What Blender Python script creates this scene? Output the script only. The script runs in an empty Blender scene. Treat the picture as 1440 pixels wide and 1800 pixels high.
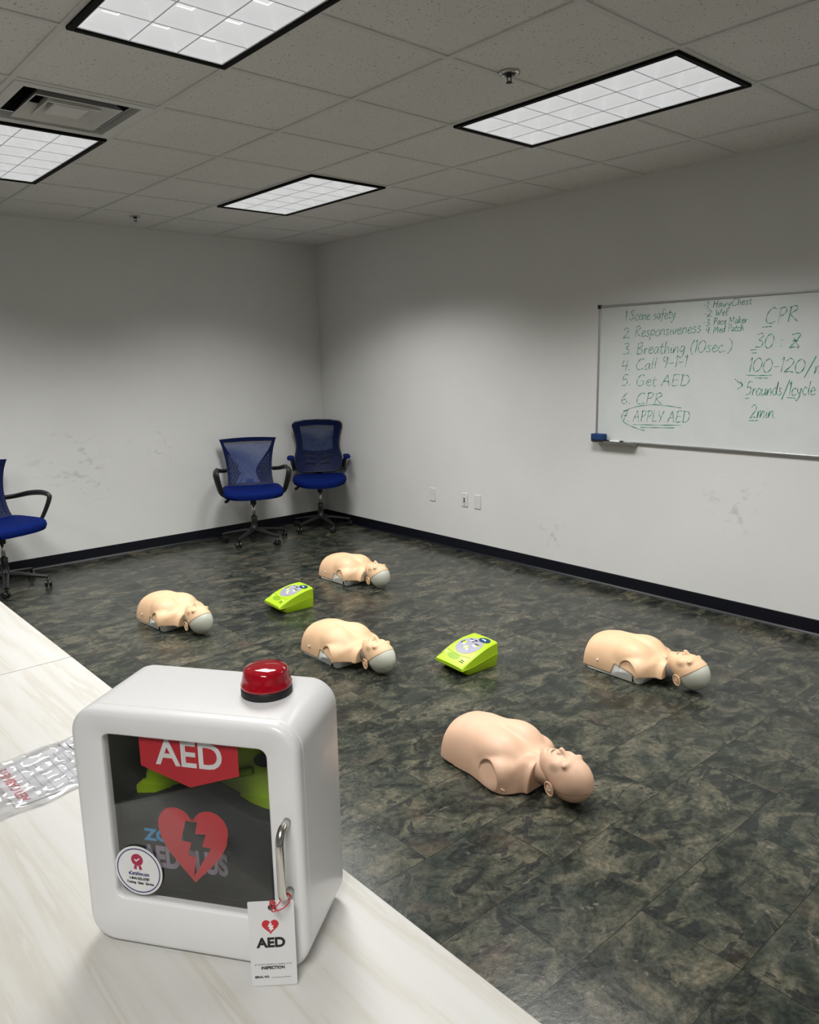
import bpy, bmesh, math, random
import numpy as np
from mathutils import Vector, Matrix

random.seed(7)
rng = np.random.default_rng(11)
SC = bpy.context.scene
COL = SC.collection
PI = math.pi

# ------------------------------------------------------------------ camera
cam_d = bpy.data.cameras.new('camera')
cam = bpy.data.objects.new('camera', cam_d)
COL.objects.link(cam)
RT = Vector((0.750815889, -0.660270599, -0.017839166))
UP = Vector((0.140886238, 0.133703045, 0.980955944))
FW = Vector((0.645311218, 0.739030602, -0.193409411))
M4 = Matrix.Identity(4)
for i in range(3):
    M4[i][0], M4[i][1], M4[i][2] = RT[i], UP[i], -FW[i]
M4.translation = Vector((-1.02241, -5.34630, 1.61393))
cam.matrix_world = M4
cam_d.sensor_fit = 'HORIZONTAL'
cam_d.sensor_width = 36.0
cam_d.lens = 36.0 * 1350.891 / 1440.0
cam_d.clip_start = 0.02
SC.camera = cam

# ------------------------------------------------------------------ world, view, light settings
w = bpy.data.worlds.new('world')
SC.world = w
w.use_nodes = True
w.node_tree.nodes['Background'].inputs[0].default_value = (0.9, 0.95, 1.0, 1)
w.node_tree.nodes['Background'].inputs[1].default_value = 0.0
SC.view_settings.view_transform = 'Standard'
SC.view_settings.look = 'None'
SC.view_settings.exposure = 0.0
SC.view_settings.gamma = 1.0
SC.view_settings.use_curve_mapping = False
SC.cycles.use_denoising = True
SC.cycles.max_bounces = 10
SC.cycles.diffuse_bounces = 5
SC.cycles.sample_clamp_indirect = 6.0
LAMP_W = 36.0            # watts of each ceiling fixture's lamps
LAMP_SPREAD = 128.0      # louvre cut-off
LAMP_COL = (1.0, 0.99, 0.965)
LOUVRE_E = 0.42          # emission added to the blades in place of lamp light they reflect
DIFF_E = 0.52            # brightness of the lamp cover seen behind the louvres

# room numbers
WX, WY, H = 3.5524, 1.2314, 2.74
X0, Y0 = -3.9, -7.6
U = 0.61

# ------------------------------------------------------------------ material helpers
def nt(name):
    m = bpy.data.materials.new(name)
    m.use_nodes = True
    t = m.node_tree
    return m, t, t.nodes, t.links, t.nodes['Principled BSDF']

def node(t, kind, **kw):
    n = t.nodes.new(kind)
    for k, v in kw.items():
        if k.startswith('i_'):
            n.inputs[int(k[2:])].default_value = v
        else:
            setattr(n, k, v)
    return n

def ramp(t, fac, stops):
    r = t.nodes.new('ShaderNodeValToRGB')
    e = r.color_ramp.elements
    while len(e) < len(stops):
        e.new(0.5)
    for el, (p, c) in zip(e, stops):
        el.position = p
        el.color = (c[0], c[1], c[2], 1)
    t.links.new(fac, r.inputs[0])
    return r.outputs[0]

def math_n(t, op, a, b=None, c=None):
    n = t.nodes.new('ShaderNodeMath')
    n.operation = op
    for i, v in enumerate((a, b, c)):
        if v is None:
            continue
        if isinstance(v, (int, float)):
            n.inputs[i].default_value = v
        else:
            t.links.new(v, n.inputs[i])
    return n.outputs[0]

def mixc(t, fac, a, b, mode='MIX'):
    n = t.nodes.new('ShaderNodeMix')
    n.data_type = 'RGBA'
    n.blend_type = mode
    if isinstance(fac, (int, float)):
        n.inputs[0].default_value = fac
    else:
        t.links.new(fac, n.inputs[0])
    for i, v in ((6, a), (7, b)):
        if isinstance(v, tuple):
            n.inputs[i].default_value = (v[0], v[1], v[2], 1)
        else:
            t.links.new(v, n.inputs[i])
    return n.outputs[2]

def noise(t, vec, scale, detail=4, rough=0.55, dist=0.0):
    n = t.nodes.new('ShaderNodeTexNoise')
    n.inputs['Scale'].default_value = scale
    n.inputs['Detail'].default_value = detail
    n.inputs['Roughness'].default_value = rough
    n.inputs['Distortion'].default_value = dist
    if vec is not None:
        t.links.new(vec, n.inputs['Vector'])
    return n.outputs[0]

def bump(t, height, strength, dist=0.002):
    b = t.nodes.new('ShaderNodeBump')
    b.inputs['Strength'].default_value = strength
    b.inputs['Distance'].default_value = dist
    t.links.new(height, b.inputs['Height'])
    return b.outputs[0]

def simple(name, col, rough=0.5, metal=0.0, spec=0.5, var=0.06, scale=12.0, coat=0.0, bmp=0.0, bscale=200.0):
    m, t, ns, lk, p = nt(name)
    tc = ns.new('ShaderNodeTexCoord')
    n = noise(t, tc.outputs['Object'], scale, 3)
    lo = tuple(max(0, c * (1 - var)) for c in col)
    hi = tuple(min(1, c * (1 + var)) for c in col)
    lk.new(ramp(t, n, [(0.3, lo), (0.7, hi)]), p.inputs['Base Color'])
    p.inputs['Roughness'].default_value = rough
    p.inputs['Metallic'].default_value = metal
    p.inputs['Specular IOR Level'].default_value = spec
    p.inputs['Coat Weight'].default_value = coat
    if bmp:
        lk.new(bump(t, noise(t, tc.outputs['Object'], bscale, 2), bmp, 0.001), p.inputs['Normal'])
    return m

M = {}
# walls: off-white roller paint with scuffs
def wall_mat(name, scuffs):
    m, t, ns, lk, p = nt(name)
    g = ns.new('ShaderNodeNewGeometry')
    pos = g.outputs['Position']
    base = ramp(t, noise(t, pos, 1.3, 4), [(0.3, (0.73, 0.735, 0.72)), (0.7, (0.78, 0.785, 0.77))])
    cur = base
    for (cx, cy, cz, rad, thr, sc, stretch) in scuffs:
        d = node(t, 'ShaderNodeVectorMath', operation='SUBTRACT')
        lk.new(pos, d.inputs[0])
        d.inputs[1].default_value = (cx, cy, cz)
        ln = node(t, 'ShaderNodeVectorMath', operation='LENGTH')
        lk.new(d.outputs[0], ln.inputs[0])
        fall = math_n(t, 'SUBTRACT', 1.0, math_n(t, 'DIVIDE', ln.outputs['Value'], rad))
        mp = ns.new('ShaderNodeMapping')
        mp.inputs['Rotation'].default_value = (0.5, 0.5, 0.0)
        mp.inputs['Scale'].default_value = stretch
        lk.new(d.outputs[0], mp.inputs[0])
        nn = noise(t, mp.outputs[0], sc, 5, 0.6, 0.6)
        k = math_n(t, 'MULTIPLY', math_n(t, 'MAXIMUM', fall, 0.0),
                   math_n(t, 'MAXIMUM', math_n(t, 'MULTIPLY', math_n(t, 'SUBTRACT', nn, thr), 6.0), 0.0))
        k = math_n(t, 'MINIMUM', k, 0.35)
        cur = mixc(t, k, cur, (0.36, 0.36, 0.35))
    lk.new(cur, p.inputs['Base Color'])
    p.inputs['Roughness'].default_value = 0.55
    p.inputs['Specular IOR Level'].default_value = 0.3
    lk.new(bump(t, noise(t, pos, 160, 3), 0.12, 0.001), p.inputs['Normal'])
    return m
M['wall_back'] = wall_mat('back_wall_paint', [(1.05, WY, 0.78, 0.42, 0.56, 9, (1, 1, 2.2)), (1.75, WY, 0.9, 0.3, 0.60, 12, (1, 1, 2))])
M['wall_right'] = wall_mat('right_wall_paint', [(WX, -3.15, 0.72, 0.25, 0.57, 10, (1, 1, 1.6)), (WX, -1.75, 0.32, 0.16, 0.55, 14, (1, 1, 2))])
M['wall'] = wall_mat('wall_paint', [])

def ceil_mat():
    m, t, ns, lk, p = nt('ceiling_tile_board')
    g = ns.new('ShaderNodeNewGeometry')
    pos = g.outputs['Position']
    sp = noise(t, pos, 95, 2, 0.5)
    pits = ramp(t, sp, [(0.30, (0.22, 0.21, 0.19)), (0.37, (0.60, 0.59, 0.555))])
    base = ramp(t, noise(t, pos, 2.0, 4), [(0.3, (0.77, 0.762, 0.735)), (0.7, (0.81, 0.802, 0.775))])
    lk.new(mixc(t, 1.0, base, ramp(t, sp, [(0.29, (0.42, 0.41, 0.4)), (0.36, (1, 1, 1))]), 'MULTIPLY'), p.inputs['Base Color'])
    p.inputs['Roughness'].default_value = 0.95
    p.inputs['Specular IOR Level'].default_value = 0.1
    lk.new(bump(t, noise(t, pos, 60, 5), 0.35, 0.003), p.inputs['Normal'])
    return m
M['ceiling'] = ceil_mat()

def floor_mat():
    m, t, ns, lk, p = nt('slate_vinyl_tile')
    g = ns.new('ShaderNodeNewGeometry')
    sx = ns.new('ShaderNodeSeparateXYZ')
    lk.new(g.outputs['Position'], sx.inputs[0])
    X, Y = sx.outputs[0], sx.outputs[1]
    rv = math_n(t, 'DIVIDE', math_n(t, 'ADD', Y, 3.6625), 0.305)
    row = math_n(t, 'FLOOR', rv)
    fy = math_n(t, 'SUBTRACT', rv, row)
    wn = node(t, 'ShaderNodeTexWhiteNoise', noise_dimensions='1D')
    lk.new(math_n(t, 'ADD', row, 3.37), wn.inputs['W'])
    # rows 0.305 m deep; joints every 0.61 m, some rows half a tile over
    off = math_n(t, 'MULTIPLY', math_n(t, 'GREATER_THAN', wn.outputs['Value'], 0.55), 0.5)
    cv = math_n(t, 'ADD', math_n(t, 'DIVIDE', math_n(t, 'SUBTRACT', X, 0.495), 0.61), off)
    colm = math_n(t, 'FLOOR', cv)
    fx = math_n(t, 'SUBTRACT', cv, colm)
    cb = ns.new('ShaderNodeCombineXYZ')
    lk.new(row, cb.inputs[0]); lk.new(colm, cb.inputs[1])
    w2 = node(t, 'ShaderNodeTexWhiteNoise', noise_dimensions='3D')
    lk.new(cb.outputs[0], w2.inputs['Vector'])
    sc = node(t, 'ShaderNodeVectorMath', operation='SCALE')
    lk.new(w2.outputs['Color'], sc.inputs[0]); sc.inputs['Scale'].default_value = 37.0
    ad = node(t, 'ShaderNodeVectorMath', operation='ADD')
    lk.new(g.outputs['Position'], ad.inputs[0]); lk.new(sc.outputs[0], ad.inputs[1])
    vec = ad.outputs[0]
    mp = ns.new('ShaderNodeMapping')
    mp.inputs['Rotation'].default_value = (0, 0, 0.35)
    mp.inputs['Scale'].default_value = (1.0, 1.35, 1.0)
    lk.new(vec, mp.inputs[0])
    v2 = mp.outputs[0]
    n1 = noise(t, v2, 6.0, 12, 0.68, 0.7)
    base = ramp(t, n1, [(0.34, (0.005, 0.006, 0.005)), (0.44, (0.019, 0.022, 0.0175)), (0.52, (0.043, 0.045, 0.034)),
                        (0.60, (0.076, 0.072, 0.053)), (0.74, (0.140, 0.122, 0.092))])
    # blue-green clouds
    n2 = noise(t, vec, 3.0, 7, 0.6, 0.5)
    base = mixc(t, math_n(t, 'MULTIPLY', ramp_f(t, n2, 0.50, 0.66), 0.55), base, (0.024, 0.032, 0.028))
    # dark slate slabs with sharp ragged edges
    n3 = noise(t, v2, 6.5, 9, 0.6, 1.3)
    base = mixc(t, math_n(t, 'MULTIPLY', ramp_f(t, n3, 0.57, 0.585), 0.8), base, (0.012, 0.014, 0.0145))
    # pale tan flakes
    n4 = noise(t, v2, 8.5, 10, 0.7, 1.0)
    base = mixc(t, math_n(t, 'MULTIPLY', ramp_f(t, n4, 0.62, 0.67), 0.5), base, (0.165, 0.145, 0.112))
    # rust tint
    n6 = noise(t, vec, 3.1, 3, 0.5, 0.5)
    base = mixc(t, math_n(t, 'MULTIPLY', ramp_f(t, n6, 0.58, 0.70), 0.45), base, (0.078, 0.058, 0.043))
    n5 = noise(t, vec, 55, 8, 0.75)
    base = mixc(t, 0.9, base, ramp(t, n5, [(0.32, (0.45, 0.45, 0.45)), (0.68, (1.6, 1.6, 1.6))]), 'MULTIPLY')
    tint = ramp(t, w2.outputs['Value'], [(0.0, (0.85, 0.87, 0.85)), (1.0, (1.15, 1.12, 1.08))])
    base = mixc(t, 1.0, base, tint, 'MULTIPLY')
    # joints
    ex = math_n(t, 'MULTIPLY', math_n(t, 'MINIMUM', fx, math_n(t, 'SUBTRACT', 1.0, fx)), 0.61)
    ey = math_n(t, 'MULTIPLY', math_n(t, 'MINIMUM', fy, math_n(t, 'SUBTRACT', 1.0, fy)), 0.305)
    jt = math_n(t, 'LESS_THAN', math_n(t, 'MINIMUM', ex, ey), 0.0014)
    base = mixc(t, math_n(t, 'MULTIPLY', jt, 0.85), base, (0.006, 0.006, 0.006))
    lk.new(base, p.inputs['Base Color'])
    lk.new(math_n(t, 'ADD', 0.17, math_n(t, 'MULTIPLY', n5, 0.14)), p.inputs['Roughness'])
    p.inputs['Specular IOR Level'].default_value = 0.28
    hh = math_n(t, 'ADD', math_n(t, 'MULTIPLY', noise(t, v2, 30, 6, 0.6, 0.8), 1.0), math_n(t, 'MULTIPLY', jt, -0.6))
    lk.new(bump(t, hh, 0.22, 0.003), p.inputs['Normal'])
    return m

def ramp_f(t, fac, a, b):
    n = t.nodes.new('ShaderNodeMapRange')
    n.inputs[1].default_value = a
    n.inputs[2].default_value = b
    n.clamp = True
    t.links.new(fac, n.inputs[0])
    return n.outputs[0]
M['floor'] = floor_mat()

def laminate():
    m, t, ns, lk, p = nt('white_wood_grain_laminate')
    tc = ns.new('ShaderNodeTexCoord')
    mp = ns.new('ShaderNodeMapping')
    mp.inputs['Scale'].default_value = (9.0, 0.55, 1.0)
    mp.inputs['Rotation'].default_value = (0, 0, 0.02)
    lk.new(tc.outputs['Object'], mp.inputs[0])
    n = noise(t, mp.outputs[0], 2.4, 7, 0.6, 0.35)
    c = ramp(t, n, [(0.38, (0.56, 0.555, 0.535)), (0.5, (0.54, 0.528, 0.495)), (0.585, (0.495, 0.472, 0.42)), (0.62, (0.545, 0.535, 0.505)), (0.75, (0.56, 0.555, 0.535))])
    lk.new(c, p.inputs['Base Color'])
    p.inputs['Roughness'].default_value = 0.38
    p.inputs['Specular IOR Level'].default_value = 0.4
    return m
M['laminate'] = laminate()

M['base_vinyl'] = simple('navy_black_vinyl_base', (0.0028, 0.0036, 0.0085), 0.4, spec=0.4)
M['grid'] = simple('grid_bar_enamel', (0.72, 0.715, 0.69), 0.6, spec=0.3, var=0.02)
M['black_frame'] = simple('black_lamp_frame', (0.003, 0.003, 0.003), 0.6, spec=0.1)
M['grille'] = simple('grille_enamel', (0.74, 0.735, 0.71), 0.5, var=0.06, scale=5)
M['duct'] = simple('duct_dark', (0.012, 0.013, 0.015), 0.7)
M['chrome'] = simple('brushed_steel', (0.62, 0.60, 0.56), 0.22, metal=1.0, var=0.03)
M['dark_metal'] = simple('dark_metal', (0.02, 0.02, 0.022), 0.4, metal=0.6)
M['skin_tan'] = simple('tan_vinyl_skin', (0.69, 0.455, 0.275), 0.48, spec=0.4, var=0.05, scale=7)
M['skin_pink'] = simple('pink_vinyl_skin', (0.62, 0.40, 0.275), 0.48, spec=0.4, var=0.04, scale=7)
M['shell_grey'] = simple('grey_plastic_shell', (0.54, 0.55, 0.47), 0.42, var=0.04, scale=6)
M['neck_shade'] = simple('shade_darkened_neck', (0.20, 0.20, 0.19), 0.5)  # grey darkened to paint the shade between collar and jaw
M['base_grey'] = simple('pale_grey_plastic_base', (0.80, 0.80, 0.77), 0.45, var=0.04, scale=6)
M['lime'] = simple('lime_green_plastic', (0.36, 0.56, 0.012), 0.35, var=0.03)
M['lime_shade'] = simple('lime_green_recess_shade', (0.20, 0.34, 0.006), 0.4, var=0.03)  # darker lime paints the shade of moulded recesses and creases
M['pad_grey'] = simple('lilac_grey_label', (0.28, 0.27, 0.35), 0.45)
M['label_blue'] = simple('dark_blue_label', (0.006, 0.030, 0.085), 0.35)
M['label_pale'] = simple('pale_blue_print', (0.45, 0.66, 0.74), 0.5)
M['print_black'] = simple('black_print', (0.008, 0.008, 0.009), 0.5)
M['print_grey'] = simple('grey_print', (0.30, 0.30, 0.31), 0.6)
M['print_pale'] = simple('pale_grey_print', (0.40, 0.40, 0.42), 0.6)
M['print_white'] = simple('white_print', (0.80, 0.80, 0.80), 0.5)
M['print_red'] = simple('red_print', (0.56, 0.020, 0.035), 0.5)
M['print_pink'] = simple('crimson_print', (0.42, 0.015, 0.07), 0.5)
M['print_navy'] = simple('navy_print', (0.022, 0.018, 0.16), 0.5)
M['print_skyblue'] = simple('sky_blue_print', (0.08, 0.42, 0.78), 0.5)
M['print_lilac'] = simple('lilac_print', (0.36, 0.31, 0.40), 0.6)
M['abs_white'] = simple('white_abs_plastic', (0.80, 0.80, 0.80), 0.32, var=0.01, coat=0.15)
M['abs_inside_shade'] = simple('cabinet_inside_shade_grey', (0.30, 0.29, 0.28), 0.6)  # shade inside the white cabinet, painted as grey
M['bag_black'] = simple('black_carry_case_cloth', (0.020, 0.024, 0.024), 0.8, bmp=0.2, bscale=700)
M['card_white'] = simple('white_card', (0.74, 0.74, 0.74), 0.6, var=0.01)
M['paper'] = simple('white_paper', (0.62, 0.62, 0.64), 0.7, var=0.02)
M['string_red'] = simple('red_cord', (0.55, 0.03, 0.045), 0.6)
M['plate'] = simple('white_wall_plate', (0.72, 0.73, 0.71), 0.4, var=0.01)
M['alu'] = simple('aluminium_frame', (0.50, 0.51, 0.52), 0.35, metal=0.8, var=0.04)
M['eraser_blue'] = simple('blue_eraser_felt', (0.010, 0.045, 0.16), 0.8)
M['marker_ink'] = simple('teal_marker_ink', (0.06, 0.30, 0.235), 0.6, var=0.45, scale=25)
M['plastic_black'] = simple('black_nylon', (0.010, 0.010, 0.011), 0.38)
M['pad_black'] = simple('black_soft_arm', (0.016, 0.016, 0.016), 0.5)
M['fabric_blue'] = simple('royal_blue_mesh_fabric', (0.001, 0.0105, 0.105), 0.8, spec=0.1, var=0.15, scale=40, bmp=0.3, bscale=600)
M['frame_blue'] = simple('navy_blue_plastic', (0.001, 0.007, 0.055), 0.5, spec=0.25)
M['frame_blue2'] = simple('blue_back_plastic', (0.0008, 0.0075, 0.058), 0.5, spec=0.2)

def whiteboard_mat():
    m, t, ns, lk, p = nt('whiteboard_enamel')
    tc = ns.new('ShaderNodeTexCoord')
    n = noise(t, tc.outputs['Object'], 2.5, 5, 0.6, 0.6)
    lk.new(ramp(t, n, [(0.35, (0.70, 0.745, 0.73)), (0.65, (0.76, 0.79, 0.785))]), p.inputs['Base Color'])
    p.inputs['Roughness'].default_value = 0.22
    return m
M['whiteboard'] = whiteboard_mat()

def beacon_mat():
    m, t, ns, lk, p = nt('red_beacon_plastic')
    tc = ns.new('ShaderNodeTexCoord')
    n = noise(t, tc.outputs['Object'], 160, 3)
    lk.new(ramp(t, n, [(0.3, (0.40, 0.0, 0.012)), (0.7, (0.62, 0.004, 0.02))]), p.inputs['Base Color'])
    p.inputs['Roughness'].default_value = 0.07
    p.inputs['Transmission Weight'].default_value = 0.35
    p.inputs['Coat Weight'].default_value = 0.5
    return m
M['beacon'] = beacon_mat()

def sheet_mat(name, tint, alpha_t, rough, gloss):
    """clear sheet: straight-through light tinted, plus surface gloss"""
    m, t, ns, lk, p = nt(name)
    out = ns['Material Output']
    tr = node(t, 'ShaderNodeBsdfTransparent')
    tr.inputs[0].default_value = (*tint, 1)
    fr = node(t, 'ShaderNodeFresnel')
    fr.inputs[0].default_value = 1.45
    tc = ns.new('ShaderNodeTexCoord')
    n = noise(t, tc.outputs['Object'], 8, 3)
    p.inputs['Roughness'].default_value = rough
    lk.new(ramp(t, n, [(0.3, (0.75, 0.76, 0.77)), (0.7, (0.8, 0.81, 0.82))]), p.inputs['Base Color'])
    gl = node(t, 'ShaderNodeBsdfGlossy')
    gl.inputs['Roughness'].default_value = rough
    mx1 = node(t, 'ShaderNodeMixShader')
    mx1.inputs[0].default_value = alpha_t
    lk.new(p.outputs[0], mx1.inputs[1]); lk.new(tr.outputs[0], mx1.inputs[2])
    mx2 = node(t, 'ShaderNodeMixShader')
    lk.new(math_n(t, 'MULTIPLY', fr.outputs[0], gloss), mx2.inputs[0])
    lk.new(mx1.outputs[0], mx2.inputs[1]); lk.new(gl.outputs[0], mx2.inputs[2])
    lk.new(mx2.outputs[0], out.inputs[0])
    return m
M['pane'] = sheet_mat('smoked_acrylic_pane', (0.955, 0.955, 0.95), 0.995, 0.03, 0.13)
M['polybag'] = sheet_mat('clear_polythene', (0.97, 0.97, 0.98), 0.86, 0.12, 1.6)
def mesh_panel_mat(name, col, through):
    m, t, ns, lk, p = nt(name)
    out = ns['Material Output']
    tc = ns.new('ShaderNodeTexCoord')
    n = noise(t, tc.outputs['Object'], 30, 2)
    lk.new(ramp(t, n, [(0.3, tuple(c * 0.9 for c in col)), (0.7, tuple(c * 1.1 for c in col))]), p.inputs['Base Color'])
    p.inputs['Roughness'].default_value = 0.7
    tr = node(t, 'ShaderNodeBsdfTransparent')
    mx = node(t, 'ShaderNodeMixShader')
    mx.inputs[0].default_value = through
    lk.new(p.outputs[0], mx.inputs[1]); lk.new(tr.outputs[0], mx.inputs[2])
    lk.new(mx.outputs[0], out.inputs[0])
    return m
M['mesh_back'] = mesh_panel_mat('blue_sheer_mesh', (0.010, 0.045, 0.20), 0.25)
M['mesh_back2'] = mesh_panel_mat('navy_sheer_mesh', (0.004, 0.024, 0.11), 0.18)

def emit_mat(name, col, s):
    m, t, ns, lk, p = nt(name)
    tc = ns.new('ShaderNodeTexCoord')
    n = noise(t, tc.outputs['Object'], 3, 2)
    p.inputs['Base Color'].default_value = (0.8, 0.8, 0.8, 1)
    lk.new(ramp(t, n, [(0.3, tuple(c * 0.93 for c in col)), (0.7, col)]), p.inputs['Emission Color'])
    p.inputs['Emission Strength'].default_value = s
    return m
M['diffuser'] = emit_mat('lit_lamp_cover', (0.97, 0.99, 1.0), DIFF_E)
M['louvre'] = emit_mat('louvre_added_glow', (0.96, 0.98, 1.0), LOUVRE_E)
M['blade_edge'] = simple('grey_blade_edge', (0.55, 0.56, 0.57), 0.4, var=0.02)
M['rim'] = simple('white_lamp_rim', (0.86, 0.87, 0.88), 0.35, var=0.02)

# ------------------------------------------------------------------ object helpers
def link(o, parent=None):
    COL.objects.link(o)
    if parent is not None:
        o.parent = parent
    return o

def mesh_obj(name, verts, faces, mat, parent=None, smooth=False, mats=None, fm=None):
    me = bpy.data.meshes.new(name)
    me.from_pydata([tuple(v) for v in verts], [], [tuple(f) for f in faces])
    me.validate()
    if mats:
        for k in mats: me.materials.append(k)
        if fm is not None:
            me.polygons.foreach_set('material_index', fm)
    else:
        me.materials.append(mat)
    if smooth:
        me.polygons.foreach_set('use_smooth', [True] * len(me.polygons))
    me.update()
    return link(bpy.data.objects.new(name, me), parent)

def bevel(o, wdt, seg=2, ang=35):
    b = o.modifiers.new('bevel', 'BEVEL')
    b.width = wdt
    b.segments = seg
    b.limit_method = 'ANGLE'
    b.angle_limit = math.radians(ang)
    for p in o.data.polygons: p.use_smooth = True
    try:
        o.data.set_sharp_from_angle(angle=math.radians(50))
    except Exception:
        pass
    return o

class MB:
    def __init__(s): s.v, s.f = [], []
    def add(s, verts, faces):
        k = len(s.v)
        s.v += [tuple(v) for v in verts]
        s.f += [tuple(i + k for i in f) for f in faces]
        return s
    def box(s, c, d, rot=None):
        x, y, z = (k / 2 for k in d)
        pts = [Vector((sx * x, sy * y, sz * z)) for sz in (-1, 1) for sy in (-1, 1) for sx in (-1, 1)]
        if rot is not None: pts = [rot @ p for p in pts]
        pts = [p + Vector(c) for p in pts]
        return s.add(pts, [(0, 2, 3, 1), (4, 5, 7, 6), (0, 1, 5, 4), (2, 6, 7, 3), (0, 4, 6, 2), (1, 3, 7, 5)])
    def b2(s, a, b):
        return s.box([(a[i] + b[i]) / 2 for i in range(3)], [abs(b[i] - a[i]) for i in range(3)])
    def lathe(s, prof, n=32, c=(0, 0, 0), axis='Z'):
        vs, fs = [], []
        for (r, z) in prof:
            for k in range(n):
                a = 2 * PI * k / n
                p = (r * math.cos(a), r * math.sin(a), z)
                if axis == 'X': p = (p[2], p[0], p[1])
                if axis == 'Y': p = (p[1], p[2], p[0])
                vs.append((p[0] + c[0], p[1] + c[1], p[2] + c[2]))
        for i in range(len(prof) - 1):
            for k in range(n):
                a, b = i * n + k, i * n + (k + 1) % n
                fs.append((a, b, b + n, a + n))
        if prof[0][0] > 1e-6: fs.append(tuple(range(n))[::-1])
        if prof[-1][0] > 1e-6: fs.append(tuple((len(prof) - 1) * n + k for k in range(n)))
        return s.add(vs, fs)
    def tube(s, path, rad, n=10, closed=False, sq=None):
        P = [Vector(p) for p in path]
        N = len(P)
        R = rad if isinstance(rad, (list, tuple)) else [rad] * N
        T = []
        for i in range(N):
            if closed: d = P[(i + 1) % N] - P[i - 1]
            else: d = P[min(i + 1, N - 1)] - P[max(i - 1, 0)]
            T.append(d.normalized())
        up = Vector((0, 0, 1)) if abs(T[0].z) < 0.9 else Vector((1, 0, 0))
        nrm = (up - T[0] * up.dot(T[0])).normalized()
        vs, fs = [], []
        for i in range(N):
            if i:
                nrm = (nrm - T[i] * nrm.dot(T[i]))
                nrm.normalize()
            bn = T[i].cross(nrm)
            for k in range(n):
                a = 2 * PI * k / n
                ca, sa = math.cos(a), math.sin(a)
                if sq:   # superelliptic section: (along normal, along binormal)
                    e = 0.55
                    ca = math.copysign(abs(ca) ** e, ca) * sq[0]
                    sa = math.copysign(abs(sa) ** e, sa) * sq[1]
                vs.append(P[i] + (nrm * ca + bn * sa) * R[i])
        for i in range(N if closed else N - 1):
            j = (i + 1) % N
            for k in range(n):
                k2 = (k + 1) % n
                fs.append((i * n + k, i * n + k2, j * n + k2, j * n + k))
        if not closed:
            fs.append(tuple(range(n))[::-1])
            fs.append(tuple((N - 1) * n + k for k in range(n)))
        return s.add(vs, fs)
    def loops(s, L, cap0=True, cap1=True):
        n = len(L[0])
        vs = [p for l in L for p in l]
        fs = []
        for i in range(len(L) - 1):
            for k in range(n):
                k2 = (k + 1) % n
                fs.append((i * n + k, i * n + k2, (i + 1) * n + k2, (i + 1) * n + k))
        if cap0: fs.append(tuple(range(n))[::-1])
        if cap1: fs.append(tuple((len(L) - 1) * n + k for k in range(n)))
        return s.add(vs, fs)
    def ball(s, c, r, nu=16, nv=10):
        r = r if isinstance(r, (tuple, list)) else (r, r, r)
        vs = [(c[0], c[1], c[2] - r[2])]
        for i in range(1, nv):
            a = PI * i / nv - PI / 2
            for k in range(nu):
                b = 2 * PI * k / nu
                vs.append((c[0] + r[0] * math.cos(a) * math.cos(b), c[1] + r[1] * math.cos(a) * math.sin(b), c[2] + r[2] * math.sin(a)))
        vs.append((c[0], c[1], c[2] + r[2]))
        fs = []
        for k in range(nu):
            fs.append((0, 1 + (k + 1) % nu, 1 + k))
        for i in range(nv - 2):
            for k in range(nu):
                a = 1 + i * nu + k
                b = 1 + i * nu + (k + 1) % nu
                fs.append((a, b, b + nu, a + nu))
        o = 1 + (nv - 2) * nu
        for k in range(nu):
            fs.append((o + k, o + (k + 1) % nu, len(vs) - 1))
        return s.add(vs, fs)
    def obj(s, name, mat, parent=None, smooth=False):
        return mesh_obj(name, s.v, s.f, mat, parent, smooth)

def fix_normals(o):
    bm = bmesh.new()
    bm.from_mesh(o.data)
    bmesh.ops.recalc_face_normals(bm, faces=bm.faces)
    bm.to_mesh(o.data)
    bm.free()
    return o

def autosmooth(o, ang=40):
    for p in o.data.polygons: p.use_smooth = True
    o.data.set_sharp_from_angle(angle=math.radians(ang))
    return o

def thing(name, label, cat, loc=(0, 0, 0), rz=0.0, group=None):
    o = bpy.data.objects.new(name, None)
    o.empty_display_size = 0.05
    link(o)
    o.location = loc
    o.rotation_euler = (0, 0, rz)
    return tag(o, label, cat, group)

def tag(o, label, cat, group=None):
    o['label'] = label
    o['category'] = cat
    if group: o['group'] = group
    return o

def struct(o):
    o['kind'] = 'structure'
    return o

def dup(root, loc, rz, label):
    r = root.copy(); COL.objects.link(r)
    r.location = loc; r.rotation_euler = (0, 0, rz)
    r['label'] = label
    for ch in root.children:
        c = ch.copy(); COL.objects.link(c); c.parent = r
        for g in ch.children:
            d = g.copy(); COL.objects.link(d); d.parent = c
    return r

def catmull(P, n=6, closed=False):
    P = [Vector(p) for p in P]
    N = len(P)
    if N < 3: return P
    out = []
    for i in range(N if closed else N - 1):
        p0 = P[i - 1] if (closed or i > 0) else P[0] * 2 - P[1]
        p1, p2 = P[i], P[(i + 1) % N]
        p3 = P[(i + 2) % N] if (closed or i + 2 < N) else P[-1] * 2 - P[-2]
        for k in range(n):
            u = k / n
            out.append(0.5 * ((2 * p1) + (p2 - p0) * u + (2 * p0 - 5 * p1 + 4 * p2 - p3) * u * u + (3 * p1 - p0 - 3 * p2 + p3) * u ** 3))
    if not closed: out.append(P[-1])
    return out

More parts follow.
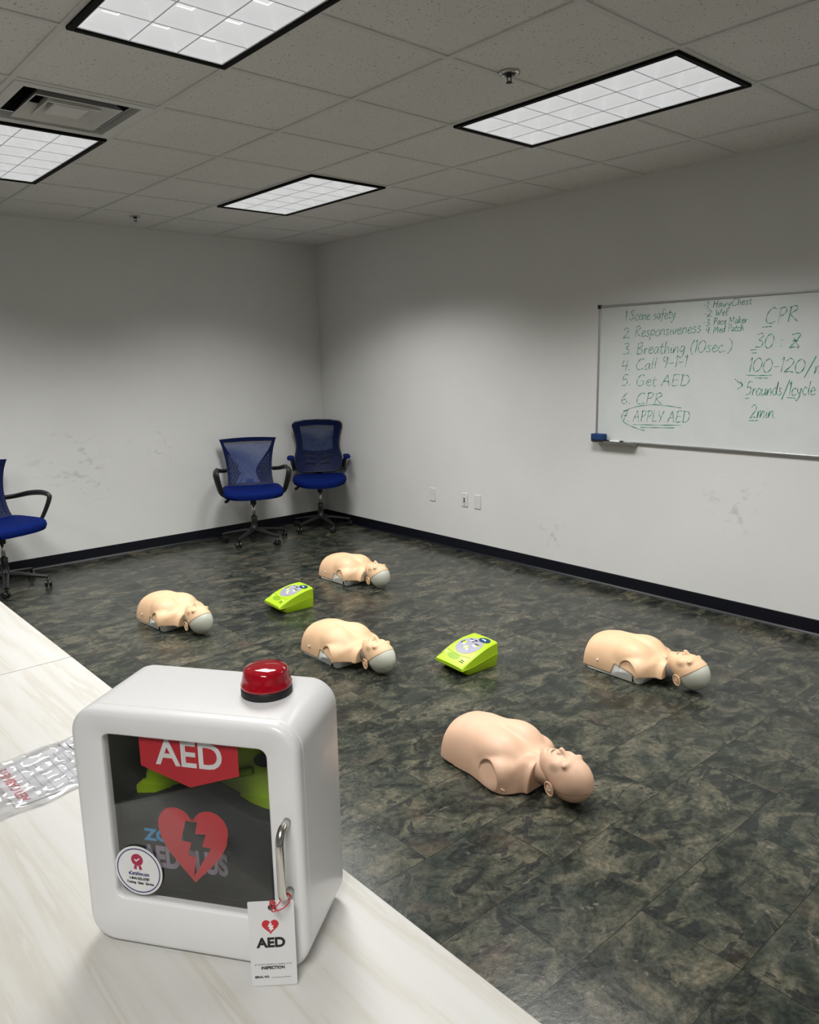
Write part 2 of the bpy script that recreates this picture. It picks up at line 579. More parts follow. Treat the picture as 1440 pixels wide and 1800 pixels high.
def flat_mesh(splines, thick, depth_off=0.0):
    """2D outlines (first is outer, others are holes) -> mesh in the local XY plane"""
    cu = bpy.data.curves.new('tmp', 'CURVE')
    cu.dimensions = '2D'
    cu.fill_mode = 'BOTH'
    cu.extrude = thick / 2
    for pts in splines:
        sp = cu.splines.new('POLY')
        sp.points.add(len(pts) - 1)
        for q, pt in zip(sp.points, pts):
            q.co = (pt[0], pt[1], 0, 1)
        sp.use_cyclic_u = True
    o = bpy.data.objects.new('tmp', cu)
    COL.objects.link(o)
    dg = bpy.context.evaluated_depsgraph_get()
    me = bpy.data.meshes.new_from_object(o.evaluated_get(dg))
    bpy.data.objects.remove(o)
    bpy.data.curves.remove(cu)
    return me

def text_mesh(body, size, bold=0.0, align='LEFT', sx=1.0, thick=0.0004, spacing=1.0):
    cu = bpy.data.curves.new('tmp', 'FONT')
    cu.body = body
    cu.size = size
    cu.align_x = align
    cu.offset = bold * size
    cu.extrude = thick / 2
    cu.space_character = spacing
    cu.resolution_u = 4
    o = bpy.data.objects.new('tmp', cu)
    COL.objects.link(o)
    dg = bpy.context.evaluated_depsgraph_get()
    me = bpy.data.meshes.new_from_object(o.evaluated_get(dg))
    bpy.data.objects.remove(o)
    bpy.data.curves.remove(cu)
    for v in me.vertices: v.co.x *= sx
    return me

def text_fit(body, x0, x1, h, bold=0.0, thick=0.0004, spacing=1.0):
    """text scaled so that its outline spans x0..x1 and its tallest letter is h high from the baseline at 0"""
    me = text_mesh(body, 1.0, bold, 'LEFT', 1.0, thick, spacing)
    xs = [v.co.x for v in me.vertices]
    ys = [v.co.y for v in me.vertices]
    a, b = min(xs), max(xs)
    top = max(ys)
    for v in me.vertices:
        v.co.x = x0 + (v.co.x - a) / (b - a) * (x1 - x0)
        v.co.y = v.co.y / top * h
    return me

def put(me, name, mat, parent, mtx):
    me.materials.clear()
    me.materials.append(mat)
    me.transform(mtx)
    me.update()
    o = bpy.data.objects.new(name, me)
    return link(o, parent)

# decals live in a plane: local (x, y) -> (s, depth, z)
def front_plane(depth, s0=0.0, z0=0.0):
    return Matrix(((1, 0, 0, s0), (0, 0, -1, depth), (0, 1, 0, z0), (0, 0, 0, 1)))

def ellipse(cx, cy, rx, ry, n=40, a0=0.0):
    return [(cx + rx * math.cos(2 * PI * k / n + a0), cy + ry * math.sin(2 * PI * k / n + a0)) for k in range(n)]

def rrect(x0, x1, y0, y1, r, n=8):
    out = []
    for cx, cy, a in ((x1 - r, y1 - r, 0), (x0 + r, y1 - r, 90), (x0 + r, y0 + r, 180), (x1 - r, y0 + r, 270)):
        for k in range(n + 1):
            t = math.radians(a + 90 * k / n)
            out.append((cx + r * math.cos(t), cy + r * math.sin(t)))
    return out

def heart_pts(cx, cy, wd, ht, n=64):
    P = []
    for k in range(n):
        t = 2 * PI * k / n
        x = 16 * math.sin(t) ** 3
        y = 13 * math.cos(t) - 5 * math.cos(2 * t) - 2 * math.cos(3 * t) - math.cos(4 * t)
        P.append((x, y))
    xs = [p[0] for p in P]; ys = [p[1] for p in P]
    return [(cx + (p[0] - (max(xs) + min(xs)) / 2) / (max(xs) - min(xs)) * wd, cy + (p[1] - (max(ys) + min(ys)) / 2) / (max(ys) - min(ys)) * ht) for p in P]

# ------------------------------------------------------------------ room shell
T = 0.12
struct(MB().b2((X0 - T, Y0 - T, -T), (WX + T, WY + T, 0)).obj('floor', M['floor']))
fixtures = [(i, j) for i in (-3, 0, 3) for j in (0, 4, 8) if (i, j) not in ((0, 8), (-3, 4))]
occupied = set((i, j + d) for (i, j) in fixtures for d in (0, 1))
VENT = (0, 2)
def ceiling():
    # tile boards on the 0.61 m module, left out where a fixture or the air vent sits; deck above
    mb = MB()
    for i in range(-7, 6):
        for j in range(-3, 13):
            if (i, j) in occupied or (i, j) == VENT: continue
            xa, xb = max(X0, i * U), min(WX, (i + 1) * U)
            ya, yb = max(Y0, -(j + 1) * U), min(WY, -j * U)
            if xb - xa < 0.01 or yb - ya < 0.01: continue
            z = H + 0.005
            mb.add([(xa, ya, z), (xa, yb, z), (xb, yb, z), (xb, ya, z)], [(0, 1, 2, 3)])
    mb.b2((X0 - T, Y0 - T, H + 0.25), (WX + T, WY + T, H + 0.25 + T))
    return mb.obj('ceiling', M['ceiling'])
struct(ceiling())
struct(MB().b2((X0 - T, WY, 0), (WX + T, WY + T, H + 0.25)).obj('wall_back', M['wall_back']))
struct(MB().b2((WX, Y0 - T, 0), (WX + T, WY, H + 0.25)).obj('wall_right', M['wall_right']))
struct(MB().b2((X0 - T, Y0 - T, 0), (X0, WY, H + 0.25)).obj('wall_left', M['wall']))
struct(MB().b2((X0, Y0 - T, 0), (WX, Y0, H + 0.25)).obj('wall_front', M['wall']))
def base_strip(name, a, b, inward):
    # cove base: upright face with a small toe
    ax, ay = a; bx, by = b
    prof = [(0, 0.0), (0.016, 0.0), (0.012, 0.006), (0.0065, 0.012), (0.006, 0.090), (0.003, 0.0925), (0, 0.0925)]
    L = []
    for (px, py) in ((ax, ay), (bx, by)):
        L.append([(px + inward[0] * d, py + inward[1] * d, z + 0.0004) for d, z in prof])
    o = MB().loops(L).obj(name, M['base_vinyl'])
    fix_normals(o)
    return struct(o)
base_strip('baseboard_back', (X0, WY), (WX, WY), (0, -1))
base_strip('baseboard_right', (WX, Y0), (WX, WY), (-1, 0))
base_strip('baseboard_left', (X0, Y0), (X0, WY), (1, 0))
base_strip('baseboard_front', (X0, Y0), (WX, Y0), (0, 1))

# suspended grid: bars on every module line, an angle along each wall
gb = MB()
bw = 0.012
for i in range(-6, 6):
    x = i * U
    gb.b2((x - bw, Y0, H - 0.001), (x + bw, WY, H + 0.010))
o = struct(gb.obj('trim_1', M['grid']))
gb = MB()
for j in range(-2, 13):
    y = -j * U
    if not (Y0 < y < WY): continue
    for i in range(-7, 6):
        if (i, j) in occupied and (i, j - 1) in occupied and any((i, jj) in fixtures for jj in (j - 1,)):
            continue      # no bar across the middle of a fixture
        gb.b2((max(X0, i * U + bw), y - bw, H - 0.0005), (min(WX, (i + 1) * U - bw), y + bw, H + 0.010))
struct(gb.obj('trim_2', M['grid']))
g = MB()
g.b2((X0, WY - 0.022, H - 0.002), (WX, WY, H + 0.008))
g.b2((WX - 0.022, Y0, H - 0.002), (WX, WY - 0.022, H + 0.008))
struct(g.obj('trim_3', M['grid']))

# ------------------------------------------------------------------ ceiling lights
def louvre_mesh(x0, x1, y0, y1, nx, ny, z0, z1):
    """curved white blades between the cells; every blade thin below and wide above"""
    mb = MB()
    dx, dy = (x1 - x0) / nx, (y1 - y0) / ny
    steps = 5
    for a in range(nx):
        for b in range(ny):
            L = []
            for k in range(steps + 1):
                u = k / steps
                ins = 0.0012 + 0.060 * (u ** 1.35)
                z = z0 + (z1 - z0) * u
                xa, xb = x0 + a * dx + ins, x0 + (a + 1) * dx - ins
                ya, yb = y0 + b * dy + ins, y0 + (b + 1) * dy - ins
                L.append([(xa, ya, z), (xb, ya, z), (xb, yb, z), (xa, yb, z)])
            mb.loops(L, False, False)
    return mb

def fixture_proto():
    r = thing('ceiling_light', '', 'ceiling light', (0, 0, H), 0, 'louvred troffer lights in the ceiling grid')
    x0, x1, y0, y1 = 0.008, U - 0.008, -2 * U + 0.008, -0.008
    fw = 0.024
    f = MB()
    zb, zt = -0.012, 0.004
    f.b2((x0, y0, zb), (x0 + fw, y1, zt)).b2((x1 - fw, y0, zb), (x1, y1, zt))
    f.b2((x0 + fw, y0, zb), (x1 - fw, y0 + fw, zt)).b2((x0 + fw, y1 - fw, zb), (x1 - fw, y1, zt))
    bevel(f.obj('frame', M['black_frame'], r), 0.002, 1)
    ix0, ix1, iy0, iy1 = x0 + fw, x1 - fw, y0 + fw, y1 - fw
    lv = louvre_mesh(ix0 + 0.006, ix1 - 0.006, iy0 + 0.006, iy1 - 0.006, 3, 6, -0.004, 0.040)
    o = lv.obj('louvre', M['louvre'], r)
    edges = MB()
    lx0, lx1, ly0, ly1 = ix0 + 0.006, ix1 - 0.006, iy0 + 0.006, iy1 - 0.006
    for k in range(1, 3):
        x = lx0 + (lx1 - lx0) * k / 3
        edges.b2((x - 0.0016, ly0, -0.0052), (x + 0.0016, ly1, -0.0036))
    for k in range(1, 6):
        y = ly0 + (ly1 - ly0) * k / 6
        edges.b2((lx0, y - 0.0016, -0.0051), (lx1, y + 0.0016, -0.0037))
    edges.obj('louvre_edge', M['blade_edge'], r)
    # plain white rim between frame and louvre
    rim = MB()
    rim.b2((ix0, iy0, -0.006), (ix0 + 0.006, iy1, 0.0)).b2((ix1 - 0.006, iy0, -0.006), (ix1, iy1, 0.0))
    rim.b2((ix0 + 0.006, iy0, -0.006), (ix1 - 0.006, iy0 + 0.006, 0.0)).b2((ix0 + 0.006, iy1 - 0.006, -0.006), (ix1 - 0.006, iy1, 0.0))
    rim.obj('rim', M['rim'], r)
    d = MB().add([(ix0, iy0, 0.043), (ix1, iy0, 0.043), (ix1, iy1, 0.043), (ix0, iy1, 0.043)], [(0, 3, 2, 1)])
    d.obj('lamp_cover', M['diffuser'], r)
    ld = bpy.data.lights.new('lamp', 'AREA')
    ld.shape = 'RECTANGLE'
    ld.size = ix1 - ix0 - 0.02
    ld.size_y = iy1 - iy0 - 0.02
    ld.energy = LAMP_W
    ld.color = LAMP_COL
    ld.spread = math.radians(LAMP_SPREAD)
    lo = link(bpy.data.objects.new('lamp', ld), r)
    lo.location = ((ix0 + ix1) / 2, (iy0 + iy1) / 2, -0.0075)
    return r

fx_labels = {
    (3, 4): 'ceiling light panel nearest the right wall, right of the sprinkler head',
    (3, 0): 'ceiling light panel nearest the far corner of the room',
    (0, 4): 'largest ceiling light panel, cut off by the top edge of the picture',
    (0, 0): 'ceiling light panel directly beyond the air vent, cut off at left',
}
fx = None
for (i, j) in fixtures:
    lab = fx_labels.get((i, j), 'black framed louvred ceiling light panel outside the picture')
    loc = (i * U, -j * U, H)
    if fx is None:
        fx = fixture_proto(); fx.location = loc; fx['label'] = lab
    else:
        dup(fx, loc, 0, lab)

# ------------------------------------------------------------------ air vent and sprinklers
def sq(r, z, c=0.305):
    return [(c - r, -c - r, z), (c + r, -c - r, z), (c + r, -c + r, z), (c - r, -c + r, z)]
def air_vent():
    r = thing('air_vent', 'square grey metal air vent with stepped blades in the ceiling', 'air vent', (VENT[0] * U, -VENT[1] * U, H))
    m = MB()
    m.loops([sq(0.292, 0.004), sq(0.292, -0.004), sq(0.246, -0.004), sq(0.244, 0.03)], False, False)
    m.obj('flange', M['grille'], r)
    for k, (ro, ri, zo, zi) in enumerate(((0.186, 0.135, -0.006, 0.055), (0.118, 0.080, -0.004, 0.055))):
        b = MB().loops([sq(ri, zi), sq(ro, zo), sq(ro - 0.004, zo - 0.003), sq(ri - 0.01, zi - 0.004)], False, False)
        b.obj('blade', M['grille'], r)
    MB().loops([sq(0.055, 0.05), sq(0.075, 0.002), sq(0.072, -0.002)], True, True).obj('centre_plate', M['grille'], r)
    d = MB().loops([sq(0.24, 0.03), sq(0.24, 0.16)], False, True)
    d.obj('duct_neck', M['duct'], r)
air_vent()

def sprinkler():
    r = thing('sprinkler_head', 'metal sprinkler head in the ceiling left of the right light panel', 'sprinkler', (1.523, -3.090, H))
    MB().lathe([(0.043, 0.0045), (0.043, -0.002), (0.034, -0.005), (0.030, -0.004), (0.030, 0.0)], 28).obj('escutcheon', M['chrome'], r, True)
    MB().lathe([(0.029, 0.0), (0.020, -0.003), (0.012, -0.004), (0.012, -0.012), (0.008, -0.014)], 20).obj('body', M['dark_metal'], r, True)
    f = MB()
    for s in (-1, 1):
        f.tube([(s * 0.008, 0, -0.012), (s * 0.012, 0, -0.019), (s * 0.011, 0, -0.026), (s * 0.003, 0, -0.032)], 0.0022, 8)
    f.obj('yoke', M['dark_metal'], r, True)
    d = MB().lathe([(0.004, -0.029), (0.005, -0.033), (0.014, -0.034), (0.014, -0.0352), (0.0, -0.0356)], 16)
    d.obj('deflector', M['dark_metal'], r, True)
    return r
s0 = sprinkler()
dup(s0, (1.534, 0.735, H), 0.4, 'small sprinkler head in the ceiling close to the back wall')

# ------------------------------------------------------------------ wall plates
def plate(name, label, y, kind):
    zc, wd, ht = 0.446, 0.072, 0.117
    r = thing(name, label, 'wall plate', (WX, y, zc), 0, 'white plates low on the right wall')
    o = MB().b2((-0.006, -wd / 2, -ht / 2), (-0.0004, wd / 2, ht / 2)).obj('cover_plate', M['plate'], r)
    bevel(o, 0.003, 2)
    if kind == 'blank':
        for s in (-1, 1):
            MB().lathe([(0.0035, -0.0072), (0.0035, -0.0055)], 10, (0, 0, s * 0.030), 'X').obj('screw', M['plate'], r)
    else:
        i = MB().b2((-0.0085, -0.017, -0.034), (-0.0055, 0.017, 0.034)).obj('insert', M['plate'], r)
        bevel(i, 0.001, 1)
        for z in (0.009, -0.012):
            MB().b2((-0.0105, -0.0065, z - 0.008), (-0.0080, 0.0065, z + 0.008)).obj('jack', M['print_black'], r)
        for s in (-1, 1):
            MB().lathe([(0.003, -0.0075), (0.003, -0.0055)], 10, (0, 0, s * 0.046), 'X').obj('screw', M['dark_metal'], r)
    return r
plate('wall_plate', 'blank white wall plate on its own, nearest the corner chair', -0.425, 'blank')
plate('data_outlet', 'white wall plate with two small black jacks', -0.825, 'data')
plate('wall_plate', 'blank white wall plate just right of the plate with black jacks', -0.975, 'blank')

# ------------------------------------------------------------------ whiteboard and its writing
BY0, BY1, BZ0, BZ1 = -2.135, -3.965, 1.035, 1.956     # left, right, bottom, top
wb = thing('whiteboard', 'large whiteboard with green handwriting on the right wall', 'whiteboard', (WX, (BY0 + BY1) / 2, BZ0))
def wbp(x, y, z):
    return (x - WX, y - (BY0 + BY1) / 2, z - BZ0)
def wbbox(mb, a, b):
    return mb.b2(wbp(*a), wbp(*b))
bd = wbbox(MB(), (WX - 0.012, BY0 - 0.008, BZ0 + 0.008), (WX - 0.0005, BY1 + 0.008, BZ1 - 0.008)).obj('writing_surface', M['whiteboard'], wb)
fr = MB()
fwid = 0.013
wbbox(fr, (WX - 0.019, BY0, BZ0), (WX - 0.0005, BY0 - fwid, BZ1))
wbbox(fr, (WX - 0.019, BY1, BZ0), (WX - 0.0005, BY1 + fwid, BZ1))
wbbox(fr, (WX - 0.019, BY0 - fwid, BZ1 - fwid), (WX - 0.0005, BY1 + fwid, BZ1))
wbbox(fr, (WX - 0.019, BY0 - fwid, BZ0), (WX - 0.0005, BY1 + fwid, BZ0 + fwid))
bevel(fr.obj('frame', M['alu'], wb), 0.003, 2)
for (yy, zz) in ((BY0, BZ1), (BY1, BZ1)):
    c = wbbox(MB(), (WX - 0.022, yy - 0.013 if yy == BY0 else yy - 0.009, zz - 0.020), (WX - 0.0005, yy + 0.009 if yy == BY0 else yy + 0.013, zz + 0.006)).obj('corner_cap', M['plastic_black'], wb)
    bevel(c, 0.003, 2)
tr = MB()
TY0, TY1 = BY0 - 0.004, BY0 - 0.335
pr = [(-0.004, 0.004), (-0.055, 0.004), (-0.060, 0.012), (-0.0625, 0.012), (-0.058, -0.002), (-0.050, -0.005), (-0.004, -0.005)]
L = []
for y in (TY0, TY1):
    L.append([wbp(WX + px, y, BZ0 - 0.004 + pz) for px, pz in pr])
o = tr.loops(L).obj('marker_tray', M['alu'], wb)
fix_normals(o)

# single-stroke handwriting
GL = {
 ' ': (0.32, []),
 '1': (0.25, [[(0.05, .82), (0.16, 1.0), (0.13, 0.0)]]),
 '0': (0.62, [[(.32, 1), (.1, .75), (.06, .3), (.25, 0), (.5, .2), (.55, .7), (.34, 1)]]),
 '2': (0.6, [[(.08, .8), (.28, 1), (.5, .8), (.38, .45), (.05, .02), (.3, .08), (.58, .02)]]),
 'Z': (0.66, [[(.06, .92), (.3, 1), (.56, .93), (.35, .5), (.04, .02), (.3, .1), (.6, .03)], [(.2, .68), (.5, .22), (.62, .1)], [(.14, .5), (.48, .52)]]),
 '3': (0.58, [[(.08, .9), (.32, 1), (.46, .8), (.22, .55), (.48, .4), (.42, .06), (.05, .05)]]),
 '4': (0.58, [[(.16, 1), (.06, .5), (.3, .45), (.5, .5)], [(.46, .95), (.38, 0)]]),
 '5': (0.58, [[(.52, 1), (.2, .98), (.12, .55), (.36, .6), (.48, .3), (.3, .0), (.05, .08)]]),
 '6': (0.55, [[(.38, 1), (.12, .5), (.1, .12), (.3, 0), (.45, .2), (.3, .42), (.1, .25)]]),
 '7': (0.55, [[(.05, .92), (.28, 1), (.5, .95), (.35, .5), (.2, 0)], [(.12, .5), (.48, .52)]]),
 '9': (0.5, [[(.42, .85), (.2, 1), (.08, .75), (.25, .58), (.42, .85), (.38, .4), (.3, 0)]]),
 '.': (0.22, [[(.06, .07), (.10, .03), (.13, -.01)]]),
 ':': (0.3, [[(.11, .64), (.14, .56)], [(.11, .22), (.14, .14)]]),
 '-': (0.42, [[(.06, .42), (.36, .45)]]),
 '/': (0.5, [[(.48, 1.15), (.05, -.35)]]),
 '(': (0.35, [[(.3, 1.1), (.1, .6), (.14, .1), (.28, -.12)]]),
 ')': (0.38, [[(.05, 1.1), (.3, .75), (.3, .25), (.1, -.12)]]),
 'S': (0.6, [[(.52, .9), (.3, 1), (.12, .78), (.35, .5), (.45, .2), (.22, 0), (.03, .12)]]),
 'R': (0.68, [[(.12, .0), (.16, .95)], [(.06, .9), (.4, 1), (.5, .75), (.2, .5), (.4, .22), (.64, .0)]]),
 'B': (0.64, [[(.12, .0), (.15, .95)], [(.06, .92), (.42, 1), (.44, .7), (.16, .53), (.5, .42), (.46, .08), (.1, .02)]]),
 'C': (0.68, [[(.6, .9), (.35, 1), (.1, .6), (.12, .15), (.36, 0), (.62, .12)]]),
 'G': (0.72, [[(.6, .92), (.35, 1), (.1, .6), (.14, .12), (.4, 0), (.58, .2), (.56, .42), (.36, .42)]]),
 'A': (0.72, [[(.04, 0), (.2, .5), (.38, 1)], [(.38, 1), (.5, .5), (.6, 0)], [(.14, .4), (.56, .42)]]),
 'E': (0.6, [[(.5, .98), (.14, .95), (.1, .5), (.1, .02), (.52, .06)], [(.1, .5), (.45, .53)]]),
 'D': (0.68, [[(.12, .98), (.1, .02)], [(.02, .98), (.45, .9), (.6, .5), (.42, .1), (.04, .02)]]),
 'P': (0.56, [[(.12, 0), (.16, 1)], [(.06, .92), (.4, 1), (.48, .72), (.3, .5), (.14, .48)]]),
 'L': (0.5, [[(.12, 1), (.1, .4), (.1, .03), (.46, .05)]]),
 'Y': (0.6, [[(.06, 1), (.14, .6), (.32, .5)], [(.52, 1), (.34, .5), (.22, 0)]]),
 'H': (0.64, [[(.12, 1), (.08, 0)], [(.52, 1), (.48, 0)], [(.1, .5), (.5, .55)]]),
 'W': (0.85, [[(.06, .9), (.16, .05), (.36, .6), (.52, .05), (.76, .95)]]),
 'M': (0.85, [[(.06, 0), (.16, .9), (.36, .3), (.6, .95), (.7, 0)]]),
 'a': (0.48, [[(.4, .5), (.2, .55), (.06, .25), (.18, .0), (.36, .3), (.4, .5), (.38, .12), (.48, .02)]]),
 'b': (0.48, [[(.1, 1), (.08, .05), (.3, .02), (.42, .3), (.26, .5), (.1, .3)]]),
 'c': (0.44, [[(.4, .46), (.22, .56), (.06, .28), (.2, .0), (.42, .1)]]),
 'd': (0.5, [[(.4, .48), (.2, .52), (.06, .22), (.2, .0), (.36, .2), (.44, 1), (.4, .4), (.42, .02)]]),
 'e': (0.44, [[(.08, .28), (.38, .36), (.28, .56), (.1, .4), (.1, .1), (.26, .0), (.44, .12)]]),
 'f': (0.36, [[(.4, .95), (.26, 1.02), (.18, .7), (.16, .0), (.08, -.3)], [(.04, .5), (.36, .54)]]),
 'g': (0.48, [[(.4, .5), (.2, .55), (.08, .25), (.2, .05), (.36, .3), (.42, .5), (.36, -.2), (.16, -.42), (.04, -.25)]]),
 'h': (0.48, [[(.12, 1), (.08, .0), (.2, .45), (.36, .5), (.4, .2), (.42, .0)]]),
 'i': (0.24, [[(.12, .5), (.1, .1), (.2, .02)], [(.14, .74), (.16, .7)]]),
 'k': (0.46, [[(.12, 1), (.08, 0)], [(.38, .55), (.12, .28), (.42, .0)]]),
 'l': (0.22, [[(.14, 1.0), (.09, .3), (.16, .02)]]),
 'm': (0.7, [[(.08, .5), (.06, 0), (.2, .5), (.32, .45), (.32, 0), (.46, .5), (.58, .45), (.62, .0)]]),
 'n': (0.48, [[(.08, .52), (.06, 0), (.2, .45), (.36, .5), (.4, .2), (.42, 0)]]),
 'o': (0.46, [[(.24, .55), (.07, .35), (.1, .06), (.28, .0), (.42, .25), (.36, .5), (.22, .55)]]),
 'p': (0.48, [[(.1, .5), (.08, .0), (.04, -.42)], [(.1, .38), (.3, .55), (.42, .3), (.28, .04), (.1, .1)]]),
 'r': (0.36, [[(.08, .52), (.08, 0), (.14, .36), (.34, .52)]]),
 's': (0.4, [[(.34, .48), (.16, .54), (.14, .36), (.32, .2), (.22, .0), (.04, .06)]]),
 't': (0.36, [[(.18, .85), (.14, .2), (.24, .0), (.36, .08)], [(.02, .55), (.36, .6)]]),
 'u': (0.48, [[(.08, .5), (.08, .1), (.22, .0), (.36, .2), (.4, .5), (.4, .1), (.48, .02)]]),
 'v': (0.42, [[(.05, .5), (.18, .02), (.38, .54)]]),
 'y': (0.46, [[(.08, .5), (.1, .2), (.26, .15), (.38, .5), (.3, -.1), (.12, -.42), (.02, -.28)]]),
}
def stroke_ribbon(mb, P, hw):
    """P: points (y, z) on the board; flat marker trace of half width hw"""
    n = len(P)
    vs = []
    for i in range(n):
        a, b = P[max(i - 1, 0)], P[min(i + 1, n - 1)]
        d = Vector((b[0] - a[0], b[1] - a[1]))
        if d.length < 1e-9: d = Vector((1, 0))
        d.normalize()
        k = hw * (0.75 + 0.35 * math.sin(i * 0.9 + P[0][0] * 40))
        nx, ny = -d[1] * k, d[0] * k
        vs.append(wbp(WX - 0.0128, P[i][0] + nx, P[i][1] + ny))
        vs.append(wbp(WX - 0.0128, P[i][0] - nx, P[i][1] - ny))
    mb.add(vs, [(2 * i, 2 * i + 1, 2 * i + 3, 2 * i + 2) for i in range(n - 1)])
def write_line(txt, ya, za, yb, zb, h, hw=0.0025, extra=()):
    wtot = sum(GL[c][0] for c in txt)
    x = 0.0
    mb = MB()
    for c in txt:
        gw, st = GL[c]
        if c == ' ' and mb.v:
            mb.obj('handwritten_word', M['marker_ink'], wb)
            mb = MB()
        jy = random.uniform(-0.04, 0.04)
        for s in st:
            pts = []
            for (px, py) in s:
                fx_ = (x + px + 0.10 * py) / wtot
                pts.append((ya + (yb - ya) * fx_, za + (zb - za) * fx_ + (py + jy) * h, 0))
            C = catmull(pts, 6)
            stroke_ribbon(mb, [(p[0], p[1]) for p in C], hw)
        x += gw
    if mb.v: mb.obj('handwritten_word', M['marker_ink'], wb)
    for seg in extra:
        mb = MB()
        C = catmull([(p[0], p[1], 0) for p in seg], 8)
        stroke_ribbon(mb, [(p[0], p[1]) for p in C], hw)
        mb.obj('marker_line', M['marker_ink'], wb)
write_line('1 Scene safety', -2.337, 1.850, -2.706, 1.846, 0.062)
write_line('2. Responsiveness', -2.326, 1.735, -2.884, 1.752, 0.068)
write_line('3. Breathing (10sec.)', -2.330, 1.629, -3.087, 1.631, 0.074)
write_line('4. Call 9-1-1', -2.319, 1.519, -2.802, 1.544, 0.070)
write_line('5. Get AED', -2.323, 1.422, -2.826, 1.422, 0.072)
write_line('6. CPR', -2.325, 1.302, -2.646, 1.306, 0.074)
write_line('7. APPLY AED', -2.339, 1.184, -2.839, 1.193, 0.074, extra=[
    [(-2.431, 1.163), (-2.6, 1.168), (-2.779, 1.176)], [(-2.489, 1.147), (-2.6, 1.151), (-2.737, 1.157)],
    [(-2.777, 1.286), (-2.68, 1.296), (-2.56, 1.299), (-2.42, 1.275), (-2.345, 1.23), (-2.355, 1.18), (-2.438, 1.145), (-2.52, 1.127)]])
write_line('-1. HairyChest', -2.887, 1.892, -3.189, 1.903, 0.040, 0.0023)
write_line('-2. Wet', -2.895, 1.843, -3.048, 1.846, 0.040, 0.0023)
write_line('-3. Pace Maker', -2.893, 1.790, -3.169, 1.798, 0.040, 0.0023)
write_line('4. Med Patch', -2.914, 1.744, -3.150, 1.752, 0.040, 0.0023)
write_line('CPR', -3.270, 1.787, -3.461, 1.789, 0.086, 0.0026, [[(-3.262, 1.766), (-3.29, 1.768), (-3.315, 1.769)]])
write_line('30 : Z', -3.222, 1.649, -3.481, 1.643, 0.082, 0.0026,
           [[(-3.198, 1.638), (-3.22, 1.640), (-3.237, 1.641)], [(-3.209, 1.619), (-3.225, 1.621), (-3.238, 1.622)]])
write_line('100-120/min', -3.191, 1.513, -3.70, 1.503, 0.080, 0.0026,
           [[(-3.183, 1.493), (-3.26, 1.491), (-3.335, 1.493)], [(-3.239, 1.477), (-3.28, 1.476), (-3.316, 1.477)]])
write_line('5rounds/1cycle', -3.186, 1.376, -3.582, 1.382, 0.076, 0.0025,
           [[(-3.187, 1.356), (-3.2, 1.357), (-3.212, 1.357)], [(-3.431, 1.367), (-3.455, 1.366), (-3.475, 1.365)],
            [(-3.118, 1.47), (-3.14, 1.452), (-3.167, 1.435)], [(-3.15, 1.455), (-3.167, 1.435), (-3.138, 1.410)]])
write_line('2min.', -3.220, 1.239, -3.376, 1.249, 0.078, 0.0025, [[(-3.218, 1.226), (-3.25, 1.227), (-3.276, 1.230)]])

er = thing('whiteboard_eraser', 'blue whiteboard eraser on the left end of the marker tray', 'eraser', (WX - 0.0425, BY0 - 0.046, BZ0 + 0.0005))
o = MB().b2((-0.022, -0.053, 0.010), (0.022, 0.053, 0.054)).obj('grip', M['eraser_blue'], er); bevel(o, 0.006, 3)
o = MB().b2((-0.021, -0.051, 0.0), (0.021, 0.051, 0.010)).obj('felt_pad', M['print_black'], er); bevel(o, 0.002, 1)
mk = thing('dry_erase_marker', 'white dry erase marker on the tray beside the blue eraser', 'marker', (WX - 0.034, BY0 - 0.165, BZ0 + 0.0078))
MB().lathe([(0.0065, -0.045), (0.0075, -0.043), (0.0075, 0.032), (0.0065, 0.034)], 16, (0, 0, 0), 'Y').obj('barrel', M['print_white'], mk, True)
MB().lathe([(0.0079, 0.034), (0.0079, 0.062), (0.006, 0.066), (0.0, 0.066)], 16, (0, 0, 0), 'Y').obj('cap', M['print_black'], mk, True)
mk2 = thing('dry_erase_marker', 'second marker lying on the tray, right of the white one', 'marker', (WX - 0.030, BY0 - 0.272, BZ0 + 0.0078))
MB().lathe([(0.0065, -0.045), (0.0075, -0.043), (0.0075, 0.032), (0.0065, 0.034)], 16, (0, 0, 0), 'Y').obj('barrel', M['alu'], mk2, True)
MB().lathe([(0.0079, 0.034), (0.0079, 0.058), (0.006, 0.062), (0.0, 0.062)], 16, (0, 0, 0), 'Y').obj('cap', M['print_black'], mk2, True)

# ------------------------------------------------------------------ tables
def table(label, y0, y1, xe, rz=0.0107):
    TH = 0.74
    W_ = 0.76
    ym = (y0 + y1) / 2
    xe = -0.3490 + (-2.184 - ym) * 0.0107          # both tables stand a hair askew to the wall
    r = thing('table', label, 'table', (xe - W_ / 2, ym, 0), rz, 'white tables pushed end to end')
    hl = (y1 - y0) / 2
    o = MB().b2((-W_ / 2, -hl, TH - 0.028), (W_ / 2, hl, TH)).obj('tabletop', M['laminate'], r)
    bevel(o, 0.0025, 2)
    for sy in (-1, 1):
        f = MB()
        f.b2((-0.025, sy * (hl - 0.22) - 0.02, 0.06), (0.025, sy * (hl - 0.22) + 0.02, TH - 0.05))
        f.b2((-0.31, sy * (hl - 0.22) - 0.025, TH - 0.055), (0.31, sy * (hl - 0.22) + 0.025, TH - 0.028))
        f.b2((-0.31, sy * (hl - 0.22) - 0.025, 0.02), (0.31, sy * (hl - 0.22) + 0.025, 0.06))
        bevel(f.obj('leg', M['plastic_black'], r), 0.006, 2)
        for sx in (-1, 1):
            MB().lathe([(0.02, 0.0), (0.02, 0.012), (0.008, 0.016), (0.008, 0.022)], 14, (sx * 0.28, sy * (hl - 0.22), 0)).obj('foot', M['dark_metal'], r)
    return r
